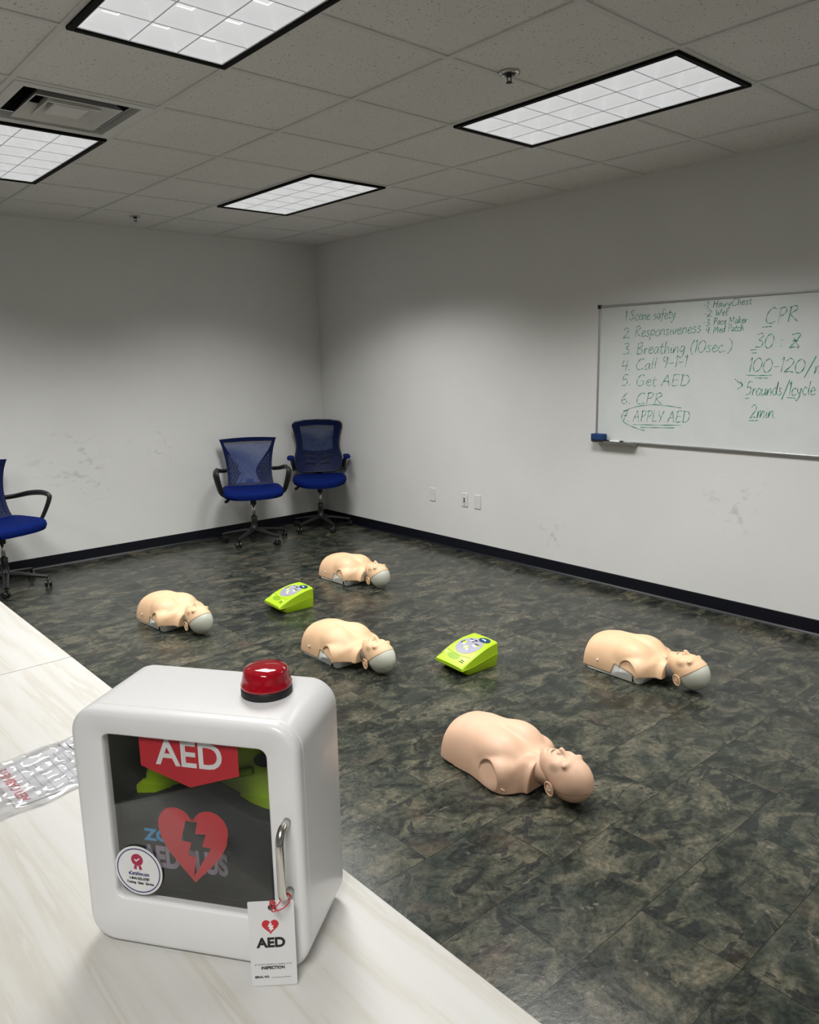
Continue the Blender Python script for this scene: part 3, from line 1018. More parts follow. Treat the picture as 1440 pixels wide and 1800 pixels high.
table('nearer white wood-grain table carrying the cabinet', -2.9800 - 1.95, -2.9800, -0.334)
table('farther white wood-grain table at the left edge, beyond the seam', -2.975, -2.975 + 1.83, -0.342)

# ------------------------------------------------------------------ AED wall cabinet standing on the table
BX, BYY, BZ, YAW = -0.7150, -4.2236, 0.7404, -0.9494430
CW, CD, CH = 0.3574, 0.1774, 0.3866
cab = thing('defibrillator_cabinet', 'white plastic cabinet with red AED flag and glass front on the table', 'cabinet', (BX, BYY, BZ), YAW)
def cl(ins, y, r=0.043, n=10):
    return [(p[0], y, p[1]) for p in rrect(ins, CW - ins, ins, CH - ins, max(r - ins, 0.004), n)]
body = MB()
DD = 0.0205
L = [cl(0.009, DD + 0.004), cl(0.009, CD - 0.008)]
outer = [cl(0.0015, DD), cl(0.0, DD + 0.0015), cl(0.0, CD - 0.012), cl(0.002, CD - 0.005), cl(0.006, CD - 0.0012), cl(0.013, CD)]
body.loops([cl(0.009, CD - 0.010), cl(0.009, DD)] + outer, False, True)
o = body.obj('shell', M['abs_white'], cab); fix_normals(o); autosmooth(o, 35)
bk = MB().loops([cl(0.0085, CD - 0.011), cl(0.0085, CD - 0.0095)], True, True)
o = bk.obj('back_panel', M['abs_inside_shade'], cab); fix_normals(o)
lin = MB().loops([cl(0.0094, CD - 0.012), cl(0.0094, DD + 0.001)], False, False)
o = lin.obj('shade_lining', M['abs_inside_shade'], cab); autosmooth(o, 35)  # thin inner skin added to carry the painted shade
# door: rounded front with a window opening
WS0, WS1, WZ0, WZ1 = 0.0525, 0.3105, 0.0805, 0.3490
NP = 10
win = lambda g, y: [(p[0], y, p[1]) for p in rrect(WS0 - g, WS1 + g, WZ0 - g, WZ1 + g, 0.013 + g, NP)]
door = MB()
seq = [win(0.0, DD - 0.004), win(0.0, 0.0025), win(0.0012, 0.0008), win(0.0030, 0.0)]
e = []
for k in range(6):
    a = k / 5 * PI / 2
    e.append(cl(0.011 - 0.011 * math.sin(a), 0.011 - 0.011 * math.cos(a)))
seq += e + [cl(0.0, DD - 0.0012), cl(0.0012, DD - 0.0004), cl(0.012, DD - 0.0004), win(0.010, DD - 0.004)]
door.loops(seq, False, False)
k = len(seq) - 1
door.f += [((k) * len(seq[0]) + a, (k) * len(seq[0]) + (a + 1) % len(seq[0]), (a + 1) % len(seq[0]), a) for a in range(len(seq[0]))]
dr = door.obj('door', M['abs_white'], cab); fix_normals(dr); autosmooth(dr, 40)
pane = MB().loops([[(p[0], y, p[1]) for p in rrect(WS0 - 0.006, WS1 + 0.006, WZ0 - 0.006, WZ1 + 0.006, 0.018, NP)] for y in (0.0060, 0.0085)], True, True)
pane = pane.obj('window_pane', M['pane'], dr); fix_normals(pane)
hd = MB()
hp = [(0.3370, 0.002, 0.2450), (0.3370, -0.012, 0.2450)] + [(0.3370, -0.012 - 0.018 * math.sin(a), 0.245 - 0.018 * (1 - math.cos(a))) for a in (0.4, 0.8, 1.2, PI / 2)]
hp += [(0.3370, -0.030, 0.2), (0.3365, -0.030, 0.155)] + [(0.3365, -0.030 + 0.018 * (1 - math.cos(a)), 0.155 - 0.018 * math.sin(a)) for a in (0.4, 0.8, 1.2, PI / 2)] + [(0.3365, 0.002, 0.137)]
hd.tube(hp, 0.0058, 14)
hd.obj('handle', M['chrome'], dr, True)
# decals stuck behind the pane
fl = flat_mesh([[(0.1085, 0.3520), (0.1085, 0.3005), (0.186, 0.2735), (0.264, 0.3000), (0.264, 0.3520)]], 0.0004)
fo = put(fl, 'flag_decal', M['print_red'], cab, front_plane(0.0092))
put(text_fit('AED', 0.1335, 0.2390, 0.0395, 0.018), 'flag_lettering', M['print_white'], fo, front_plane(0.0087, 0, 0.3065))
bolt = [(0.1735, 0.2195), (0.1922, 0.2195), (0.1872, 0.1992), (0.2045, 0.2002), (0.1970, 0.1795), (0.2115, 0.1785), (0.1800, 0.1285), (0.1862, 0.1600), (0.1735, 0.1632), (0.1800, 0.1838), (0.1635, 0.1855)]
def cab_heart():
    # two lobes and straight flanks, as on the cabinet
    P = []
    for a in range(0, 181, 10):
        t = math.radians(a)
        P.append((0.2115 + 0.0285 * math.cos(t - 0.35), 0.2075 + 0.0305 * math.sin(t - 0.35)))
    P.append((0.184, 0.2235))
    for a in range(0, 181, 10):
        t = math.radians(a)
        P.append((0.1565 + 0.0285 * math.cos(t + 0.35), 0.2075 + 0.0305 * math.sin(t + 0.35)))
    P += [(0.1315, 0.186), (0.142, 0.166), (0.162, 0.141), (0.182, 0.1185), (0.204, 0.141), (0.226, 0.166), (0.2365, 0.186)]
    return P
put(flat_mesh([cab_heart(), bolt], 0.0004), 'heart_decal', M['print_red'], cab, front_plane(0.0092))
# round sticker on the outside of the pane
stk = flat_mesh([ellipse(0.0905, 0.1275, 0.0395, 0.0405, 64)], 0.0004)
so = put(stk, 'round_sticker', M['print_white'], cab, front_plane(0.0055))
put(flat_mesh([ellipse(0.0905, 0.1275, 0.0360, 0.0370, 64), ellipse(0.0905, 0.1275, 0.0345, 0.0355, 64)], 0.0003), 'sticker_ring', M['print_navy'], so, front_plane(0.0050))
ros = MB()
rc = (0.0895, 0.1455)
sc_ = [(rc[0] + (0.0098 + 0.0004 * (-1) ** k) * math.cos(2 * PI * k / 32), rc[1] + (0.0098 + 0.0004 * (-1) ** k) * math.sin(2 * PI * k / 32)) for k in range(32)]
put(flat_mesh([sc_], 0.0003), 'rosette', M['print_pink'], so, front_plane(0.0050))
put(flat_mesh([[(0.0845, 0.1362), (0.0885, 0.1350), (0.0868, 0.1282), (0.0848, 0.1302), (0.0826, 0.1294)]], 0.0003), 'ribbon_tail', M['print_pink'], so, front_plane(0.0050))
put(flat_mesh([[(0.0910, 0.1350), (0.0950, 0.1362), (0.0968, 0.1294), (0.0946, 0.1300), (0.0926, 0.1280)]], 0.0003), 'ribbon_tail', M['print_pink'], so, front_plane(0.0050))
put(flat_mesh([[(0.0848, 0.1458), (0.0862, 0.1472), (0.0882, 0.1450), (0.0930, 0.1492), (0.0942, 0.1478), (0.0882, 0.1424)]], 0.0003), 'tick_mark', M['print_white'], so, front_plane(0.0046))
put(text_fit('eCertsNow.com', 0.0735, 0.1075, 0.0062, 0.015), 'sticker_lettering', M['print_navy'], so, front_plane(0.0050, 0, 0.1195))
put(text_fit('1-844-232-3787', 0.0742, 0.1078, 0.0042, 0.03), 'sticker_lettering', M['print_black'], so, front_plane(0.0050, 0, 0.1120))
put(text_fit('Training · Sales · Service', 0.0690, 0.1140, 0.0040, 0.02), 'sticker_lettering', M['print_black'], so, front_plane(0.0050, 0, 0.1050))
# beacon
bcx, bcy = 0.270, 0.104
bb = MB().lathe([(0.0385, -0.001), (0.0385, 0.010), (0.0372, 0.0118), (0.030, 0.0118)], 48, (bcx, bcy, CH)).obj('beacon_base', M['print_black'], cab)
autosmooth(bb, 40)
bd_ = MB().lathe([(0.0378, 0.0118), (0.0384, 0.0135), (0.0384, 0.0165), (0.0370, 0.0180), (0.0356, 0.026), (0.0336, 0.0355), (0.0326, 0.0380), (0.0306, 0.0400), (0.020, 0.0426), (0.008, 0.0436), (0.0, 0.0438)], 48, (bcx, bcy, CH)).obj('beacon_dome', M['beacon'], cab, True)
MB().lathe([(0.012, 0.012), (0.012, 0.032), (0.006, 0.037), (0.0, 0.038)], 20, (bcx, bcy, CH)).obj('beacon_bulb', M['print_red'], bb, True)

# ------------------------------------------------------------------ AED in its carry case, inside the cabinet
au = thing('defibrillator', 'lime green defibrillator in a black carry case inside the cabinet', 'defibrillator', (BX, BYY, BZ + 0.0097), YAW)
def caseloop(y, top):
    P = []
    for k in range(15):
        u = k / 14
        s = 0.036 + u * (0.326 - 0.036)
        z = top - 0.017 + 0.043 * math.exp(-((u - 0.45) / 0.23) ** 2) - 0.004 * (u - 0.5) + 0.0015 * math.sin(u * 40)
        P.append((s, y, z))
    return [(0.326, y, 0.002), (0.326, y, 0.11)][::-1][::-1] + P[::-1] + [(0.036, y, 0.11), (0.036, y, 0.002)]
cs = MB()
def ins(loop, k):
    cx, cz = 0.181, 0.11
    return [(cx + (p[0] - cx) * k, p[1], max(0.0006, cz + (p[2] - cz) * k)) for p in loop]
cs.loops([ins(caseloop(0.052, 0.208), 0.975), ins(caseloop(0.054, 0.208), 0.993), caseloop(0.058, 0.208), caseloop(0.088, 0.208), ins(caseloop(0.092, 0.208), 0.985)], True, True)
cso = cs.obj('carry_case', M['bag_black'], au); fix_normals(cso); autosmooth(cso, 50)
pk = MB().tube([(0.125, 0.0515, 0.060), (0.13, 0.0512, 0.056), (0.225, 0.0512, 0.052), (0.232, 0.0515, 0.062)], 0.0012, 6).obj('pocket_piping', M['plastic_black'], cso)
put(text_fit('ZOLL', 0.073, 0.150, 0.0195, 0.04), 'case_lettering', M['print_skyblue'], cso, front_plane(0.0512, 0, 0.138))
put(text_fit('AED PLUS', 0.067, 0.2135, 0.036, 0.045), 'case_lettering', M['print_lilac'], cso, front_plane(0.0512, 0, 0.094))
put(flat_mesh([ellipse(0.217, 0.133, 0.0028, 0.0028, 20), ellipse(0.217, 0.133, 0.0021, 0.0021, 20)], 0.0003), 'registered_mark', M['print_lilac'], cso, front_plane(0.0512))
o = MB().b2((0.283, 0.049, 0.012), (0.303, 0.0535, 0.062)).obj('strap', M['plastic_black'], au); bevel(o, 0.002, 2)
# the green unit: leans back behind the case
un = MB()
prof = [(0.094, 0.010, 0.0), (0.094, 0.165, 0.0), (0.098, 0.222, 0.006), (0.106, 0.260, 0.016), (0.116, 0.300, 0.030), (0.132, 0.332, 0.045), (0.150, 0.342, 0.055)]
L = []
for (y, z, inn) in prof:
    L.append([(0.050 + inn, y, z), (0.056 + inn, y - 0.004, z), (0.120, y - 0.007, z + 0.002), (0.181, y - 0.008, z + 0.003), (0.245, y - 0.007, z + 0.002), (0.314 - inn, y - 0.004, z), (0.320 - inn, y, z), (0.320 - inn, 0.158, z), (0.050 + inn, 0.158, z)])
un.loops(L, True, True)
uo = un.obj('housing', M['lime'], au); fix_normals(uo); autosmooth(uo, 40)
rd = MB().loops([[(p[0], y, p[1]) for p in rrect(0.046, 0.324, 0.190, 0.212, 0.006, 4)] for y in (0.0835, 0.10)], True, True).obj('housing_lip', M['lime'], au)
fix_normals(rd)
ov = put(flat_mesh([ellipse(0, 0, 0.016, 0.0098, 32)], 0.002), 'dark_oval_badge', M['print_grey'] , au, Matrix.Translation((0.262, 0.094, 0.268)) @ Matrix.Rotation(math.radians(74), 4, 'X'))
ov.data.materials[0] = M['bag_black']
gr = MB().tube(catmull([(0.135, 0.091, 0.262), (0.17, 0.086, 0.240), (0.20, 0.086, 0.240), (0.245, 0.090, 0.252)], 5), 0.006, 8).obj('grip_recess', M['lime_shade'], au, True)

# ------------------------------------------------------------------ inspection tag hanging in front of the cabinet
tg = thing('inspection_tag', 'white AED inspection tag tied by red cord to the cabinet handle', 'tag', (0, 0, 0))
ca, sa = math.cos(YAW), math.sin(YAW)
def cabw(s, d, z):
    return Vector((BX + ca * s - sa * d, BYY + sa * s + ca * d, BZ + z))
p0, p1 = cabw(0.286, -0.0365, 0.0006), cabw(0.348, -0.0185, 0.0006)
tg.location = p0
tx = (p1 - p0).normalized()
tz = (cabw(0.2868, -0.0330, 0.1345) - p0)
TW, THH = (p1 - p0).length, tz.length
tz = (tz - tx * tz.dot(tx)).normalized()
tn = tx.cross(tz)          # towards the viewer
R = Matrix((tx, tz, tn)).transposed().to_4x4()
def tagm(off=0.0):
    return R @ Matrix.Translation((0, 0, off))
hole = ellipse(0.505 * TW, 0.927 * THH, 0.0030, 0.0030, 20)
tc = put(flat_mesh([rrect(0, TW, 0, THH, 0.002, 4), hole], 0.0006), 'card', M['card_white'], tg, tagm())
put(flat_mesh([ellipse(0.505 * TW, 0.927 * THH, 0.0044, 0.0044, 24), ellipse(0.505 * TW, 0.927 * THH, 0.0028, 0.0028, 24)], 0.0005), 'eyelet', M['print_black'], tc, tagm(0.0006))
hb = [(x * 0.00075 + 0.47 * TW, y * 0.00075 + 0.700 * THH) for x, y in ((-1.5, 8), (3, 8.5), (2, 3.2), (6.2, 3.6), (3.8, -2.2), (7, -2.4), (-2, -11.5), (1.2, -5.6), (-3.4, -4.6), (-1.6, 0.2), (-5.2, 0.6))]
put(flat_mesh([heart_pts(0.47 * TW, 0.695 * THH, 0.365 * TW, 0.170 * THH)], 0.0003), 'heart_print', M['print_red'], tc, tagm(0.0005))
put(flat_mesh([hb], 0.0003), 'bolt_print', M['print_white'], tc, tagm(0.0007))
put(text_fit('AED', 0.145 * TW, 0.775 * TW, 0.112 * THH, 0.04), 'tag_lettering', M['print_black'], tc, tagm(0.0005) @ Matrix.Translation((0, 0.463 * THH, 0)))
put(text_fit('AUTOMATIC EXTERNAL DEFIBRILLATOR', 0.075 * TW, 0.895 * TW, 0.0135 * THH, 0.0), 'tag_lettering', M['print_grey'], tc, tagm(0.0005) @ Matrix.Translation((0, 0.250 * THH, 0)))
put(text_fit('INSPECTION', 0.225 * TW, 0.735 * TW, 0.034 * THH, 0.035), 'tag_lettering', M['print_black'], tc, tagm(0.0005) @ Matrix.Translation((0, 0.200 * THH, 0)))
put(text_fit('SERIAL NO.', 0.075 * TW, 0.395 * TW, 0.024 * THH, 0.03), 'tag_lettering', M['print_black'], tc, tagm(0.0005) @ Matrix.Translation((0, 0.098 * THH, 0)))
put(flat_mesh([[(0.44 * TW, 0.094 * THH), (0.865 * TW, 0.094 * THH), (0.865 * TW, 0.099 * THH), (0.44 * TW, 0.099 * THH)]], 0.0003), 'ruled_line', M['print_grey'], tc, tagm(0.0005))
hl = p0 + tx * (0.505 * TW) + tz * (0.927 * THH)
def rel(v): return Vector(v) - p0
st = MB()
bar = cabw(0.3365, -0.018, 0.1385)
c1 = catmull([rel(hl - tn * 0.002), rel(hl + tz * 0.004 + tn * 0.003), rel(hl + tz * 0.012 + tn * 0.003), rel(hl + tz * 0.010 + tx * 0.006 + tn * 0.003), rel(cabw(0.327, -0.036, 0.136)), rel(cabw(0.333, -0.034, 0.140)),
              rel(bar + Vector((0, 0, 0.0062))), rel(cabw(0.3425, -0.014, 0.1385)), rel(bar + Vector((0, 0, -0.0062))), rel(cabw(0.331, -0.022, 0.139)), rel(bar + Vector((0, 0, 0.007))), rel(cabw(0.343, -0.020, 0.136)),
              rel(cabw(0.338, -0.030, 0.131)), rel(cabw(0.329, -0.037, 0.131)), rel(hl + tz * 0.009 + tn * 0.003 + tx * 0.004), rel(hl + tz * 0.004 + tn * 0.003 - tx * 0.002), rel(hl - tn * 0.002)], 5)
st.tube(c1, 0.0009, 6)
kn = catmull([rel(cabw(0.3265, -0.0375, 0.1335) + Vector((0.003 * math.cos(a), 0.0015 * math.sin(2 * a), 0.0045 * math.sin(a)))) for a in np.linspace(0, 2 * PI, 9)[:-1]], 3, True)
st.tube(kn, 0.0009, 6, True)
st.obj('cord', M['string_red'], tg, True)

# ------------------------------------------------------------------ clear bag with printed leaflets on the table
TZ = 0.7405
pb = thing('clear_bag', 'clear plastic bag of leaflets lying on the table left of the cabinet', 'plastic bag', (-0.66, -3.655, TZ))
nu, nv = 46, 26
V = []
a0, a1 = Vector((-0.870, -3.800, 0)), Vector((-0.470, -3.752, 0))
b0, b1 = Vector((-0.850, -3.560, 0)), Vector((-0.470, -3.512, 0))
for j in range(nv):
    v = j / (nv - 1)
    for i in range(nu):
        u = i / (nu - 1)
        p = (a0 * (1 - u) + a1 * u) * (1 - v) + (b0 * (1 - u) + b1 * u) * v
        edge = min(v, 1 - v, u, 1 - u)
        h = 0.0045 + 0.0030 * math.sin(9 * v + 5 * u + 2.0 * math.sin(7 * u)) * math.sin(14 * u + 3 * v) + 0.0022 * math.sin(31 * v - 9 * u) + 0.0015 * math.sin(47 * u + 13 * v)
        h = max(0.0030, h + 0.002) if edge > 0.03 else 0.0012 + max(0, h) * 0.4
        ex = 0.004 * math.sin(20 * u) if v in (0.0, 1.0) else 0
        V.append((p.x + 0.66, p.y + 3.655 + ex, h))
F = [(j * nu + i, j * nu + i + 1, (j + 1) * nu + i + 1, (j + 1) * nu + i) for j in range(nv - 1) for i in range(nu - 1)]
mesh_obj('bag_film', V, F, M['polybag'], pb, True)
lf = thing('leaflet', 'printed leaflet with red upside-down lettering inside the clear bag', 'leaflet', (-0.585, -3.650, TZ + 0.0004), math.radians(92))
MB().b2((-0.100, -0.130, 0.0), (0.100, 0.120, 0.0012)).obj('sheet', M['paper'], lf)
put(text_fit("AED CABINETS", -0.088, 0.082, 0.020, 0.012), 'leaflet_lettering', M['print_red'], lf, Matrix.Translation((0, 0.088, 0.0016)))
ln_ = MB()
for k in range(11):
    y = 0.070 - k * 0.0165
    x = -0.090
    while x < 0.080:
        d = random.uniform(0.008, 0.030)
        if not (k in (3, 7) ) and x + d < 0.09:
            ln_.b2((x, y - 0.0012, 0.0012), (x + d, y + 0.0012, 0.0016))
        x += d + random.uniform(0.003, 0.010)
ln_.obj('small_print', M['print_pale'], lf)
lf2 = thing('leaflet', 'folded leaflet with dark edge lines against the cabinet side', 'leaflet', (-0.512, -3.590, TZ + 0.0021), math.radians(95))
MB().b2((-0.055, -0.055, 0.0), (0.062, 0.035, 0.0009)).obj('sheet', M['paper'], lf2)
e2 = MB()
e2.b2((-0.052, 0.022, 0.0009), (0.045, 0.0245, 0.0013)).b2((-0.050, 0.010, 0.0009), (0.040, 0.0115, 0.0013)).b2((-0.020, -0.012, 0.0009), (0.052, -0.007, 0.0013))
e2.obj('small_print', M['print_black'], lf2)

# ------------------------------------------------------------------ lime green training units on the floor
LT = 0.262
def tz_top(x):
    u = min(max(x / LT, 0), 1)
    return 0.052 + 0.080 * (1 - (1 - u) ** 1.9)
def hw_top(x):
    u = min(max(x / LT, 0), 1)
    return 0.107 - 0.014 * u + 0.006 * math.sin(PI * u)
def seam_z(x):
    u = min(max(x / LT, 0), 1)
    return 0.040 + 0.030 * (u * u * (3 - 2 * u)) if u < 1 else 0.07
def training_unit(label, loc, rz):
    # local x runs from the front lip to the back
    r = thing('defibrillator_trainer', label, 'defibrillator', loc, rz, 'lime green training units on the floor')
    N = 16
    up, lo = [], []
    for k in range(N + 1):
        x = LT * k / N
        ht, wt, zs = tz_top(x), hw_top(x), seam_z(x)
        ws = wt + 0.004
        up.append([(x, -ws, zs), (x, -wt - 0.001, ht - 0.006), (x, -wt + 0.006, ht), (x, -wt * 0.5, ht + 0.002), (x, 0, ht + 0.003), (x, wt * 0.5, ht + 0.002), (x, wt - 0.006, ht), (x, wt + 0.001, ht - 0.006), (x, ws, zs)])
        zb = 0.0 if x > 0.062 else 0.036 * (1 - (x / 0.062)) ** 1.3
        wb_ = 0.096 - 0.010 * (x / LT)
        lo.append([(x, -ws - 0.001, zs + 0.0006), (x, -ws - 0.001, zs - 0.002), (x, -wb_, min(zb, zs - 0.003)), (x, wb_, min(zb, zs - 0.003)), (x, ws + 0.001, zs - 0.002), (x, ws + 0.001, zs + 0.0006)])
    o = MB().loops(up).obj('top_cover', M['lime'], r); fix_normals(o); autosmooth(o, 28)
    o = MB().loops(lo).obj('base', M['lime'], r); fix_normals(o); autosmooth(o, 28)
    def on_top(name, outline, mat, lift, n=None, parent=r):
        vs = [(x, y, tz_top(x) + 0.003 * max(0, 1 - (abs(y) / hw_top(x)) ** 1.6) + lift) for x, y in outline]
        cx = sum(p[0] for p in outline) / len(outline); cy = sum(p[1] for p in outline) / len(outline)
        rings = [vs]
        for f_ in (0.75, 0.5, 0.25):
            rings.append([(cx + (x - cx) * f_, cy + (y - cy) * f_, tz_top(cx + (x - cx) * f_) + 0.003 * max(0, 1 - (abs(cy + (y - cy) * f_) / hw_top(x)) ** 1.6) + lift) for x, y in outline])
        low = [[(x, y, z - 0.0012) for x, y, z in vs]]
        o = MB().loops(low + rings, False, True).obj(name, mat, parent)
        fix_normals(o)
        return o
    pad = on_top('graphic_panel', ellipse(0.146, -0.001, 0.072, 0.079, 44), M['pad_grey'], 0.0010)
    on_top('round_label', ellipse(0.224, -0.036, 0.025, 0.038, 32), M['label_blue'], 0.0018)
    on_top('label_mark', [(0.214, -0.050), (0.226, -0.046), (0.230, -0.030), (0.226, -0.014), (0.219, -0.020), (0.221, -0.036)], M['label_pale'], 0.0026)
    on_top('handle_recess', [(p[0], p[1]) for p in ellipse(0.046, 0.012, 0.018, 0.046, 32) if True], M['lime_shade'], 0.0008)
    # figures printed on the panel
    for (x, y, a, b, m) in ((0.190, 0.030, 0.006, 0.011, 'print_black'), (0.182, 0.020, 0.005, 0.012, 'print_white'), (0.192, -0.004, 0.006, 0.012, 'print_black'), (0.176, 0.004, 0.004, 0.008, 'print_black'),
                            (0.166, -0.044, 0.0045, 0.011, 'print_black'), (0.158, -0.052, 0.006, 0.010, 'lime'), (0.150, -0.034, 0.005, 0.016, 'print_white'), (0.166, -0.030, 0.004, 0.008, 'print_black'),
                            (0.160, 0.058, 0.005, 0.006, 'print_black'), (0.146, 0.060, 0.006, 0.007, 'print_black'), (0.150, 0.040, 0.012, 0.013, 'lime'), (0.140, 0.036, 0.008, 0.010, 'print_white'),
                            (0.122, 0.000, 0.015, 0.016, 'lime'), (0.124, 0.002, 0.010, 0.011, 'label_pale'), (0.110, -0.020, 0.006, 0.009, 'print_white')):
        on_top('printed_symbol', ellipse(x, y, a, b, 14), M[m], 0.0019, parent=pad)
    on_top('badge', ellipse(0.055, 0.082, 0.009, 0.011, 18), M['lime_pale'], 0.0008)
    for dx, w_ in ((0.030, 0.032), (0.040, 0.026), (0.050, 0.018)):
        on_top('lettering_line', [(dx - 0.0022, -0.066 - w_ / 2), (dx + 0.0022, -0.066 - w_ / 2), (dx + 0.0022, -0.066 + w_ / 2), (dx - 0.0022, -0.066 + w_ / 2)], M['print_black'] if dx < 0.045 else M['print_white'], 0.0008)
    cr = MB().tube([(0.024, 0.098, tz_top(0.024) + 0.0012)] + catmull([(0.070, 0.085, tz_top(0.07) + 0.0015), (0.066, 0.045, tz_top(0.066) + 0.002), (0.058, 0.0, tz_top(0.058) + 0.003), (0.064, -0.045, tz_top(0.064) + 0.002), (0.072, -0.090, tz_top(0.072) + 0.001)], 5)[:], 0.0016, 6)
    cr.obj('crease', M['lime_shade'], r, True)
    return r
M['lime_pale'] = simple('pale_lime_badge', (0.52, 0.66, 0.22), 0.4)
t0 = training_unit('lime green training unit nearest the camera, left of the right-hand manikin', (1.622, -2.606, 0.0004), math.radians(-4.5))
dup(t0, (1.486, -1.070, 0.0004), math.radians(-4.5), 'lime green training unit farther off, left of the farthest manikin')

# ------------------------------------------------------------------ training manikins
def surface_nets(f, org, h):
    """iso-surface of the sampled field f (negative inside)"""
    nx, ny, nz = f.shape
    s = f < 0
    c = [s[i:nx - 1 + i, j:ny - 1 + j, k:nz - 1 + k] for i in (0, 1) for j in (0, 1) for k in (0, 1)]
    cnt = sum(a.astype(np.int8) for a in c)
    act = (cnt > 0) & (cnt < 8)
    idx = -np.ones(act.shape, dtype=np.int64)
    ii = np.argwhere(act)
    idx[act] = np.arange(len(ii))
    acc = np.zeros((len(ii), 3)); num = np.zeros(len(ii))
    corners = [np.array((i, j, k)) for i in (0, 1) for j in (0, 1) for k in (0, 1)]
    for a in range(8):
        for b in range(a + 1, 8):
            d = corners[b] - corners[a]
            if np.abs(d).sum() != 1: continue
            pa, pb = ii + corners[a], ii + corners[b]
            fa, fb = f[tuple(pa.T)], f[tuple(pb.T)]
            m = (fa < 0) != (fb < 0)
            t = np.where(m, fa / np.where(m, fa - fb, 1), 0)
            acc += np.where(m[:, None], pa + t[:, None] * d, 0)
            num += m
    V = (acc / num[:, None]) * h + org
    F = []
    for ax in range(3):
        u, v = (ax + 1) % 3, (ax + 2) % 3
        n = [nx, ny, nz]
        sl = [slice(None)] * 3
        a = [slice(1, n[q] - 1) for q in range(3)]
        a0 = list(a); a0[ax] = slice(0, n[ax] - 1)
        a1 = list(a); a1[ax] = slice(1, n[ax])
        s0, s1 = s[tuple(a0)], s[tuple(a1)]
        ch = np.argwhere(s0 != s1)
        if len(ch) == 0: continue
        flip = s0[tuple(ch.T)]
        base = ch.copy()
        for q in range(3):
            if q != ax: base[:, q] += 1
        def cell(du, dv):
            p = base.copy(); p[:, u] -= du; p[:, v] -= dv
            return idx[tuple(p.T)]
        q = np.stack([cell(1, 1), cell(0, 1), cell(0, 0), cell(1, 0)], 1)
        q[~flip] = q[~flip][:, ::-1]
        F.append(q)
    F = np.concatenate(F)
    F = F[(F >= 0).all(1)]
    return V, F

def smin(a, b, k):
    h = np.clip(0.5 + 0.5 * (b - a) / k, 0, 1)
    return b * (1 - h) + a * h - k * h * (1 - h)
def smax(a, b, k): return -smin(-a, -b, k)
def ell(P, c, r):
    q = [(P[i] - c[i]) / r[i] for i in range(3)]
    k0 = np.sqrt(q[0] ** 2 + q[1] ** 2 + q[2] ** 2) + 1e-9
    k1 = np.sqrt((q[0] / r[0]) ** 2 + (q[1] / r[1]) ** 2 + (q[2] / r[2]) ** 2) + 1e-9
    return k0 * (k0 - 1) / k1
def cap(P, a, b, ra, rb):
    a, b = np.array(a), np.array(b)
    ba = b - a
    t = np.clip(((P[0] - a[0]) * ba[0] + (P[1] - a[1]) * ba[1] + (P[2] - a[2]) * ba[2]) / (ba @ ba), 0, 1)
    return np.sqrt((P[0] - a[0] - t * ba[0]) ** 2 + (P[1] - a[1] - t * ba[1]) ** 2 + (P[2] - a[2] - t * ba[2]) ** 2) - (ra + (rb - ra) * t)
def keys(u, ks):
    xs = [k[0] for k in ks]; ys = [k[1] for k in ks]
    xx = np.linspace(xs[0], xs[-1], 400)
    yy = np.interp(xx, xs, ys)
    kern = np.hanning(25); kern /= kern.sum()
    yp = np.pad(yy, 12, mode='edge')
    yy = np.convolve(yp, kern, 'valid')
    return np.interp(u, xx, yy)
def grid(lo, hi, h):
    ax = [np.arange(lo[i], hi[i] + h, h) for i in range(3)]
    return np.meshgrid(*ax, indexing='ij'), np.array(lo)

# local frame: u from the cut waist to the crown, v across, z up (the manikin lies on its back)
def torso_field(P, grow=0.0, pink=False):
    u, v, z = P
    av = np.abs(v)
    W = keys(u, [(-0.02, .142), (0.05, .152), (.13, .153), (.20, .156), (.27, .172), (.335, .182), (.385, .178), (.412, .150), (.435, .105), (.50, .085)])
    Hh = keys(u, [(-0.02, .156), (0.04, .184), (.11, .200), (.19, .203), (.27, .192), (.33, .174), (.38, .153), (.42, .140), (.46, .132), (.50, .13)])
    W = W + grow; Hh = Hh + grow
    p = 2.45
    e = ((av / W) ** p + (np.maximum(z, 0) / Hh) ** p + 1e-9) ** (1 / p)
    d = (e - 1) * np.minimum(W, Hh) * 0.9
    Q = [u, av, z]
    # low chest plates and rib margin
    d = smin(d, ell(Q, (.285, .068, .130), (.090, .076, .066 + grow)), 0.040)
    d = smax(d, -ell(P, (.345, 0, .214), (.10, .010, .030)), 0.025)
    # collar bones, hollow beside the neck, shoulder caps
    d = smin(d, cap(Q, (.422, .020, .126 + grow), (.385, .125, .098 + grow), .008, .012), 0.024)
    d = smin(d, ell(Q, (.352, .128, .082), (.052, .050, .050 + grow)), 0.025)
    d = smax(d, -ell(Q, (.440, .060, .158), (.020, .030, .026)), 0.02)
    # shoulder stump: a dished oval facet on each side
    d = smin(d, ell(Q, (.325, .146, .056), (.070, .045 + grow, .068)), 0.022)
    face = -(av + 0.30 * (z - 0.060) - 0.16 * (u - 0.31) - (0.1705 + grow))
    oval = (np.sqrt(((u - .308) / .056) ** 2 + ((z - .060) / .058) ** 2) - 1) * 0.055
    d = smax(d, -np.maximum(face, oval), 0.011)
    d = smax(d, -(u - 0.0), 0.010)
    return d
def neck_field(P, r=0.050):
    return cap(P, (.38, 0, .080), (.535, 0, .088), r + 0.006, r)
HC = (.585, 0, .098)
